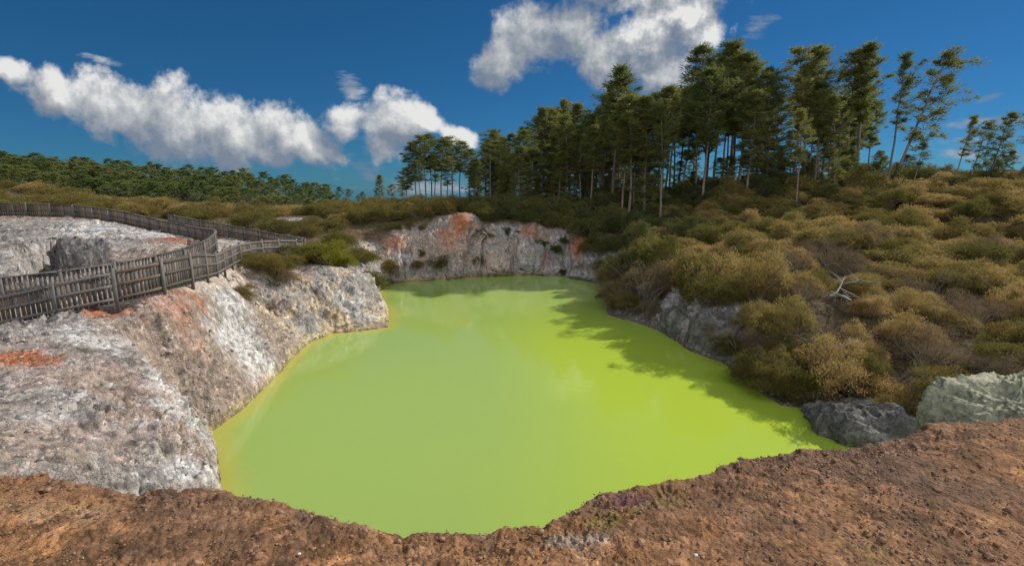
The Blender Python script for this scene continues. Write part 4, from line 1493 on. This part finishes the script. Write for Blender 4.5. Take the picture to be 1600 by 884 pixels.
def build_pines():
    # single pines one can point to
    S = [
        (CONE, 593, 273, 105, 592, 'small cone-shaped pine standing alone in the gap left of the ridge pines', 1.0, None),
        (TALL, 963, 103, 70, 957, 'broad dark pine whose crown stands out at the left end of the bright cloud', 1.15, None),
        (TALL, 1104, 71, 70, 1102, 'tall pine at the left shoulder of the highest clump on the ridge', 1.0, None),
        (TALL, 1140, 67, 68, 1146, 'highest pine on the ridge with a rounded crown under the bright cloud', 1.2, None),
        (TALL, 1172, 84, 66, 1152, 'thick-trunked pine just right of the highest crown', 1.2, None),
        (LOW, 1205, 105, 66, 1196, 'bushy pine at the right shoulder of the highest clump', 1.1, None),
        (OPEN, 1258, 73, 68, 1257, 'slim open pine left of the pair at the gap in the ridge', 1.0, None),
        (TALL, 1283, 70, 68, 1277, 'tall pine with a pointed top right of the gap in the ridge', 0.95, None),
        (TALL, 1354, 68, 68, 1337, 'dark tall pine with a ragged pointed crown left of the leaning pines', 1.05, None),
        (OPEN, 1333, 78, 69, 1322, 'slender pine tucked behind the dark tall pine', 0.9, None),
        (WIND, 1417, 85, 66, 1385, 'thin leaning pine with a sparse crown just left of the most tilted pine', 0.85, 0.0),
        (WIND, 1484, 74, 64, 1390, 'most tilted pine, leaning far to the right with a wind-swept crown', 1.0, 0.0),
        (LOW, 1300, 150, 62, 1304, 'shorter flat-topped pine in front of the dark tall pine', 0.9, None),
        (OPEN, 1250, 170, 56, 1247, 'slim front pine with a pale bare trunk standing down in the golden shrubs', 0.75, None),
        (OPEN, 1440, 222, 60, 1424, 'low wind-bent pine under the leaning pines', 0.9, 0.0),
        (WIND, 1523, 182, 60, 1484, 'leftmost leaning pine of the small group at the right edge', 0.8, 0.0),
        (WIND, 1546, 188, 60, 1509, 'second leaning pine in the group at the right edge, with a bare dark trunk', 0.8, 0.0),
        (WIND, 1581, 174, 61, 1538, 'largest leaning pine of the group at the right edge', 0.95, 0.0),
        (OPEN, 1586, 236, 60, 1552, 'low pine at the foot of the right edge group', 0.9, 0.0),
        (LOW, 1012, 150, 62, 1008, 'paler bushy pine in front of the ridge stand below the cloud', 1.1, None),
        (OPEN, 1035, 165, 60, 1035, 'pine with a straight pale trunk in front of the dark stand', 1.0, None),
        (TALL, 985, 150, 62, 984, 'front pine with a thick grey trunk left of the straight pale trunk', 1.1, None),
    ]
    for pr, px, yt, Y, pb, lab, spread, spin in S:
        stand(pr, px, yt, Y, pb, lab, None, spread, spin)
    # the rest of the ridge stand
    prof_x = [600, 640, 668, 700, 735, 765, 790, 822, 852, 881, 910, 938, 963, 1004, 1027, 1069, 1104, 1138, 1161, 1184, 1208, 1235, 1258, 1283, 1310, 1354, 1380, 1410]
    prof_y = [300, 232, 212, 214, 226, 184, 192, 170, 156, 148, 152, 138, 112, 118, 122, 108, 80, 74, 82, 100, 110, 140, 90, 84, 130, 90, 140, 150]
    G1 = 'pines at the low left end of the ridge'
    for px, yt, Y in [(645, 222, 96), (660, 212, 94), (672, 210, 98), (688, 216, 92), (705, 213, 97), (718, 220, 94), (734, 232, 90), (652, 250, 88), (698, 244, 87), (626, 276, 105), (636, 262, 100), (612, 288, 112), (740, 255, 85), (676, 240, 104)]:
        stand(OPEN + TALL, px, yt, Y, None, 'slender pine in the loose clump at the low left end of the ridge', G1, 1.1)
    for px, yt, Y in [(568, 300, 150), (545, 296, 170), (530, 292, 180), (560, 306, 160)]:
        stand(FAR, px, yt, Y, None, 'small distant pine in the gap between the forest and the ridge', 'distant pines in the gap', 1.0)
    G2 = 'pines of the dense stand on the ridge'
    for i in range(84):
        px = 742 + (1420 - 742) * ((i * 0.618034) % 1.0)
        row = i % 3
        Y = [66, 76, 88][row] + random.uniform(-4, 4) + (8 if px < 900 else 0)
        yt = np.interp(px, prof_x, prof_y) + random.uniform(2, 40) + [22, 8, 4][row]
        if 1220 < px < 1250 or px > 1370:
            yt += 60
        prs = TALL + OPEN if row < 2 else TALL
        if px < 920:
            lab = 'pine in the dense stand on the left half of the ridge'
        elif px < 1220:
            lab = 'pine in the dense stand on the middle of the ridge'
        else:
            lab = 'pine between the gap in the ridge and the leaning pines'
        if random.random() < 0.08:
            prs, yt = LOW, yt + 90
        stand(prs, px, yt, Y, None, lab, G2, random.uniform(0.85, 1.10))
    for i in range(22):
        px = random.uniform(735, 1010)
        stand(LOW, px, np.interp(px, prof_x, prof_y) + random.uniform(25, 75), random.uniform(88, 104), None, 'bushy green pine filling the back of the left half of the ridge stand', 'bushy pines behind the left half of the stand', random.uniform(1.1, 1.5))
    for i in range(34):
        px = random.uniform(740, 1370)
        stand(LOW + CONE, px, random.uniform(232, 268), random.uniform(66, 84), None, 'young bushy pine low between the trunks on the ridge', 'young pines between the trunks', 1.3)
    # forest on the left skyline
    fx = [-60, 0, 60, 130, 200, 260, 330, 400, 450, 500, 540]
    fy = [232, 237, 241, 248, 253, 257, 260, 268, 275, 287, 298]
    G3 = 'pines of the forest on the left skyline'
    for i in range(165):
        px = -70 + 590 * ((i * 0.618034 + 0.13) % 1.0)
        row = i % 4
        Y = [150, 168, 190, 215][row] + random.uniform(-7, 7)
        yt = np.interp(px, fx, fy) + [26, 14, 6, 1][row] * (1 if px > 60 else 0.8) + random.uniform(-4, 8)
        if px > 330 and row == 0:
            yt += 4
        lab = ['rounded pine in the front row of the forest on the left skyline', 'pine in the second row of the forest on the left skyline',
               'pine deep in the forest on the left skyline', 'pine forming the top of the forest on the left skyline'][row]
        top = at_depth(px, yt, Y)
        gz = ground_z(top[0], Y)
        hmin = 10.0 if px < 350 else 8.0
        base = (top[0] + random.uniform(-0.6, 0.6), Y, min(gz, top[2] - hmin))
        place_pine(random.choice(FAR), base, top, lab, G3, random.uniform(1.0, 1.6))


build_pines()


# ------------------------------------------------------------------ rocks, stones, dead wood
M_lichen = rock_mat('lichen_grey_rock', [(0.30, (0.11, 0.11, 0.085)), (0.45, (0.25, 0.25, 0.175)), (0.58, (0.34, 0.335, 0.235)), (0.72, (0.43, 0.42, 0.38))], 2.2, 0.10)
M_darkrock = rock_mat('dark_grey_rock', [(0.30, (0.045, 0.042, 0.038)), (0.5, (0.115, 0.11, 0.10)), (0.66, (0.25, 0.24, 0.23)), (0.8, (0.40, 0.385, 0.37))], 1.6, 0.14)
M_stone = rock_mat('pale_stone', [(0.3, (0.45, 0.43, 0.42)), (0.7, (0.62, 0.60, 0.58))], 20, 0.004)
M_gravel = rock_mat('brown_gravel', [(0.30, (0.11, 0.065, 0.045)), (0.5, (0.20, 0.11, 0.07)), (0.62, (0.26, 0.17, 0.12)), (0.74, (0.40, 0.34, 0.30))], 9, 0.004)


def rock_mesh(name, mat, dims, seed, n=90, rough=0.22, square=0.6):
    """a craggy rock: a squared ellipsoid broken by ridged noise, dims are half sizes"""
    th = np.linspace(0, 2 * math.pi, n, endpoint=False)
    ph = np.linspace(-math.pi / 2, math.pi / 2, n // 2)
    T, Pp = np.meshgrid(th, ph)

    def pw(a):
        return np.sign(a) * np.abs(a) ** square
    X = pw(np.cos(Pp)) * pw(np.cos(T))
    Y = pw(np.cos(Pp)) * pw(np.sin(T))
    Z = pw(np.sin(Pp))
    V = np.column_stack([X.ravel(), Y.ravel(), Z.ravel()])
    W = V * np.array(dims)
    Q = W * np.array([1, 1, 0.5])
    Q = Q + 0.25 * np.column_stack([fbm(Q, 1.5, 3, 0.5, seed + k) for k in (21, 22, 23)])
    nn = fbm(Q, 0.8, 2, 0.5, seed) * rough * 1.2 + fbm(Q, 2.6, 4, 0.55, seed + 3, True) * rough * 0.42 + fbm(Q, 11, 3, 0.6, seed + 5, True) * rough * 0.14
    W = W + V / (np.linalg.norm(V, axis=1)[:, None] + 1e-6) * nn[:, None] * min(dims)
    m, k = T.shape
    idx = np.arange(m * k).reshape(m, k)
    a, b = idx[:-1], idx[1:]
    F = np.stack([a, np.roll(a, -1, 1), np.roll(b, -1, 1), b], axis=-1).reshape(-1, 4)
    return mesh_np(name, W, F, [mat], False)


def rock(name, label, px, py, Y, dims, seed, mat, rotz=0.0, n=150, rough=0.25, cat='rock', square=0.6, tilt=0.0):
    p = at_depth(px, py, Y)
    o = obj(name, rock_mesh(name, mat, dims, seed, n, rough, square), label=label, category=cat)
    o.location = p
    o.rotation_euler = (tilt, 0, rotz)
    return o


rock('rock_outcrop', 'pale grey-green craggy rock at the right edge, rising behind the brown rim', 1575, 712, 7.6, (1.25, 0.8, 1.0), 3, M_lichen, 0.25, 300, 0.62)
rock('rock_ledge', 'low dark grey rock ledge at the water in front of the right shrubs', 1400, 690, 17.6, (2.9, 1.7, 1.0), 8, M_darkrock, -0.35, 280, 0.5)
rock('boulder', 'grey rock face dipping into the water under the right bank', 1128, 535, 27.6, (1.6, 1.5, 1.25), 12, M_darkrock, 0.5, 180, 0.5)
rock('boulder', 'grey boulder at the water left of the dipping rock face', 1072, 512, 31.0, (1.3, 1.3, 1.1), 15, M_darkrock, 0.2, 160, 0.5)

# dead branches on the right bank
def dead_branch(label, px, py, Y, length, seed, az):
    global RNG
    keep = RNG
    RNG = np.random.default_rng(seed)
    g = Geo()
    p = at_depth(px, py, Y)

    def grow(a, d, L, r, depth):
        n = 6
        pts = [np.array(a)]
        dd0 = np.array(d, dtype=float)
        for _ in range(n):
            dd0 = dd0 + RNG.normal(size=3) * 0.22
            dd0 /= np.linalg.norm(dd0)
            pts.append(pts[-1] + dd0 * L / n)
        g.tube(pts, np.linspace(r, r * 0.35, n + 1), 5)
        if depth > 0:
            for _ in range(3):
                k = RNG.integers(2, n)
                nd = dd0 + RNG.normal(size=3) * 0.7
                grow(pts[k], nd / np.linalg.norm(nd), L * 0.6, r * 0.55, depth - 1)
    grow((0, 0, 0), (math.cos(az), math.sin(az), 0.15), length, 0.055, 2)
    RNG = keep
    o = obj('dead_branch', g.mesh('dead_branch', M_dead, True), label=label, category='branch')
    o.location = p
    return o


dead_branch('bleached dead branch lying across the dark hollow of the right slope', 1295, 462, 25.2, 2.0, 1, 0.1)
dead_branch('forked bleached branch pointing up in the middle of the right slope', 1330, 470, 24.2, 1.3, 2, 1.4)
dead_branch('long grey dead branch hanging down the right bank toward the water', 1220, 522, 24.6, 2.2, 3, -0.5)
dead_branch('short pale branch poking out of the right bank beside the dipping rock face', 1200, 500, 26.0, 1.2, 5, 0.6)
dead_branch('thin white branch leaning among golden shrubs in the middle of the right slope', 1370, 440, 26.0, 1.6, 6, 2.4)
dead_branch('tangled grey dead branch low on the right bank above the dry shrub', 1260, 550, 22.6, 1.6, 4, -0.2)


def build_gravel():
    """loose crumbs and pebbles over the foreground earth"""
    ico = np.array([(0, 0, 1), (0.894, 0, 0.447), (0.276, 0.851, 0.447), (-0.724, 0.526, 0.447), (-0.724, -0.526, 0.447), (0.276, -0.851, 0.447),
                    (0.724, 0.526, -0.447), (-0.276, 0.851, -0.447), (-0.894, 0, -0.447), (-0.276, -0.851, -0.447), (0.724, -0.526, -0.447), (0, 0, -1)])
    tri = np.array([(0, 1, 2), (0, 2, 3), (0, 3, 4), (0, 4, 5), (0, 5, 1), (1, 6, 2), (2, 7, 3), (3, 8, 4), (4, 9, 5), (5, 10, 1), (2, 6, 7), (3, 7, 8), (4, 8, 9), (5, 9, 10), (1, 10, 6), (6, 11, 7), (7, 11, 8), (8, 11, 9), (9, 11, 10), (10, 11, 6)])
    sel = np.hypot(GV[:, 0], GV[:, 1])
    cand = np.where((sel < 9) & (sel > 1.7) & (GV[:, 1] > 0.4) & (GV[:, 2] > 5.9) & (np.abs(GV[:, 0]) < GV[:, 1] * 1.25 + 0.5))[0]
    pr = sel[cand] ** 1.6
    dens = 0.5 + 1.5 * sstep(-0.1, 0.4, fbm(GV[cand], 1.1, 3, 0.5, 81))
    pr = pr * dens
    n = 17000
    pick = RNG.choice(cand, n, replace=False, p=pr / pr.sum())
    r = 0.0046 * np.exp(RNG.normal(size=n) * 0.60)
    r = np.clip(r, 0.0025, 0.028)
    c = GV[pick] + RNG.normal(size=(n, 3)) * np.array([0.012, 0.012, 0]) + np.array([0, 0, 1])[None, :] * (r * 0.25)[:, None]
    sh = ico[None] * (1 + 0.28 * RNG.normal(size=(n, 12, 1)).clip(-1.5, 1.5)) * (r[:, None, None] * np.array([1.15, 0.95, 0.75]))
    a = RNG.random(n) * 6.28
    ca, sa = np.cos(a), np.sin(a)
    x = sh[:, :, 0] * ca[:, None] - sh[:, :, 1] * sa[:, None]
    y = sh[:, :, 0] * sa[:, None] + sh[:, :, 1] * ca[:, None]
    V = np.stack([x, y, sh[:, :, 2]], -1) + c[:, None, :]
    F = (tri[None] + (np.arange(n) * 12)[:, None, None]).reshape(-1, 3)
    obj('gravel', mesh_np('gravel', V.reshape(-1, 3), F, [M_gravel], False), kind='stuff')


build_gravel()


def build_rubble():
    """broken stones lying on the bare left bank and at the foot of the cliffs"""
    n0 = 60000
    pick = RNG.choice(len(GV), n0, replace=False)
    p = GV[pick]
    r_ = np.hypot(p[:, 0], p[:, 1])
    ok = (r_ > 8.5) & (r_ < 54) & (p[:, 2] > 0.03) & (ROCKW[pick] > 0.6) & (p[:, 1] > 2)
    ok &= fbm(p, 0.5, 3, 0.5, 161) + 0.35 * RNG.normal(size=n0) > -0.05
    near_w = seg_dist(p[:, :2], shore) < 0.7
    ok |= near_w & (r_ > 8.5) & (r_ < 54) & (p[:, 2] > -0.12) & (p[:, 2] < 0.4) & (RNG.random(n0) < 0.8)
    p = p[ok][:8000]
    n = len(p)
    r = np.clip(0.028 * np.exp(RNG.normal(size=n) * 0.6), 0.012, 0.16) * (0.6 + np.hypot(p[:, 0], p[:, 1]) / 45)
    base = np.array([(sx, sy, sz) for sz in (-1, 1) for sy in (-1, 1) for sx in (-1, 1)], dtype=float)
    sh = base[None] * (1 + 0.35 * RNG.normal(size=(n, 8, 3)).clip(-1.6, 1.6)) * (r[:, None, None] * np.array([0.85, 0.65, 0.5]))
    a = RNG.random(n) * 6.28
    ca, sa = np.cos(a), np.sin(a)
    V = np.stack([sh[:, :, 0] * ca[:, None] - sh[:, :, 1] * sa[:, None], sh[:, :, 0] * sa[:, None] + sh[:, :, 1] * ca[:, None], sh[:, :, 2]], -1) + p[:, None, :]
    q = np.array([(0, 2, 3, 1), (4, 5, 7, 6), (0, 1, 5, 4), (2, 6, 7, 3), (0, 4, 6, 2), (1, 3, 7, 5)])
    F = (q[None] + (np.arange(n) * 8)[:, None, None]).reshape(-1, 4)
    obj('rubble', mesh_np('rubble', V.reshape(-1, 3), F, [M_rubble], False), kind='stuff')


M_rubble = rock_mat('grey_rubble', [(0.30, (0.16, 0.135, 0.12)), (0.5, (0.26, 0.24, 0.225)), (0.66, (0.36, 0.34, 0.33)), (0.8, (0.48, 0.47, 0.46))], 1.3, 0.03)
build_rubble()
for px, py, r, lab in [(1088, 858, 0.010, 'small white stone alone on the brown earth, right of the bottom middle'), (468, 870, 0.009, 'pale stone on the orange earth near the bottom left')]:
    x, y, z = at_height(px, py, 6.68)
    o = obj('stone', rock_mesh('stone', M_stone, (r * 1.2, r, r * 0.8), px % 7, 24, 0.25, 0.8), label=lab, category='stone')
    o.location = (x, y, ground_z(x, y) + r * 0.5)
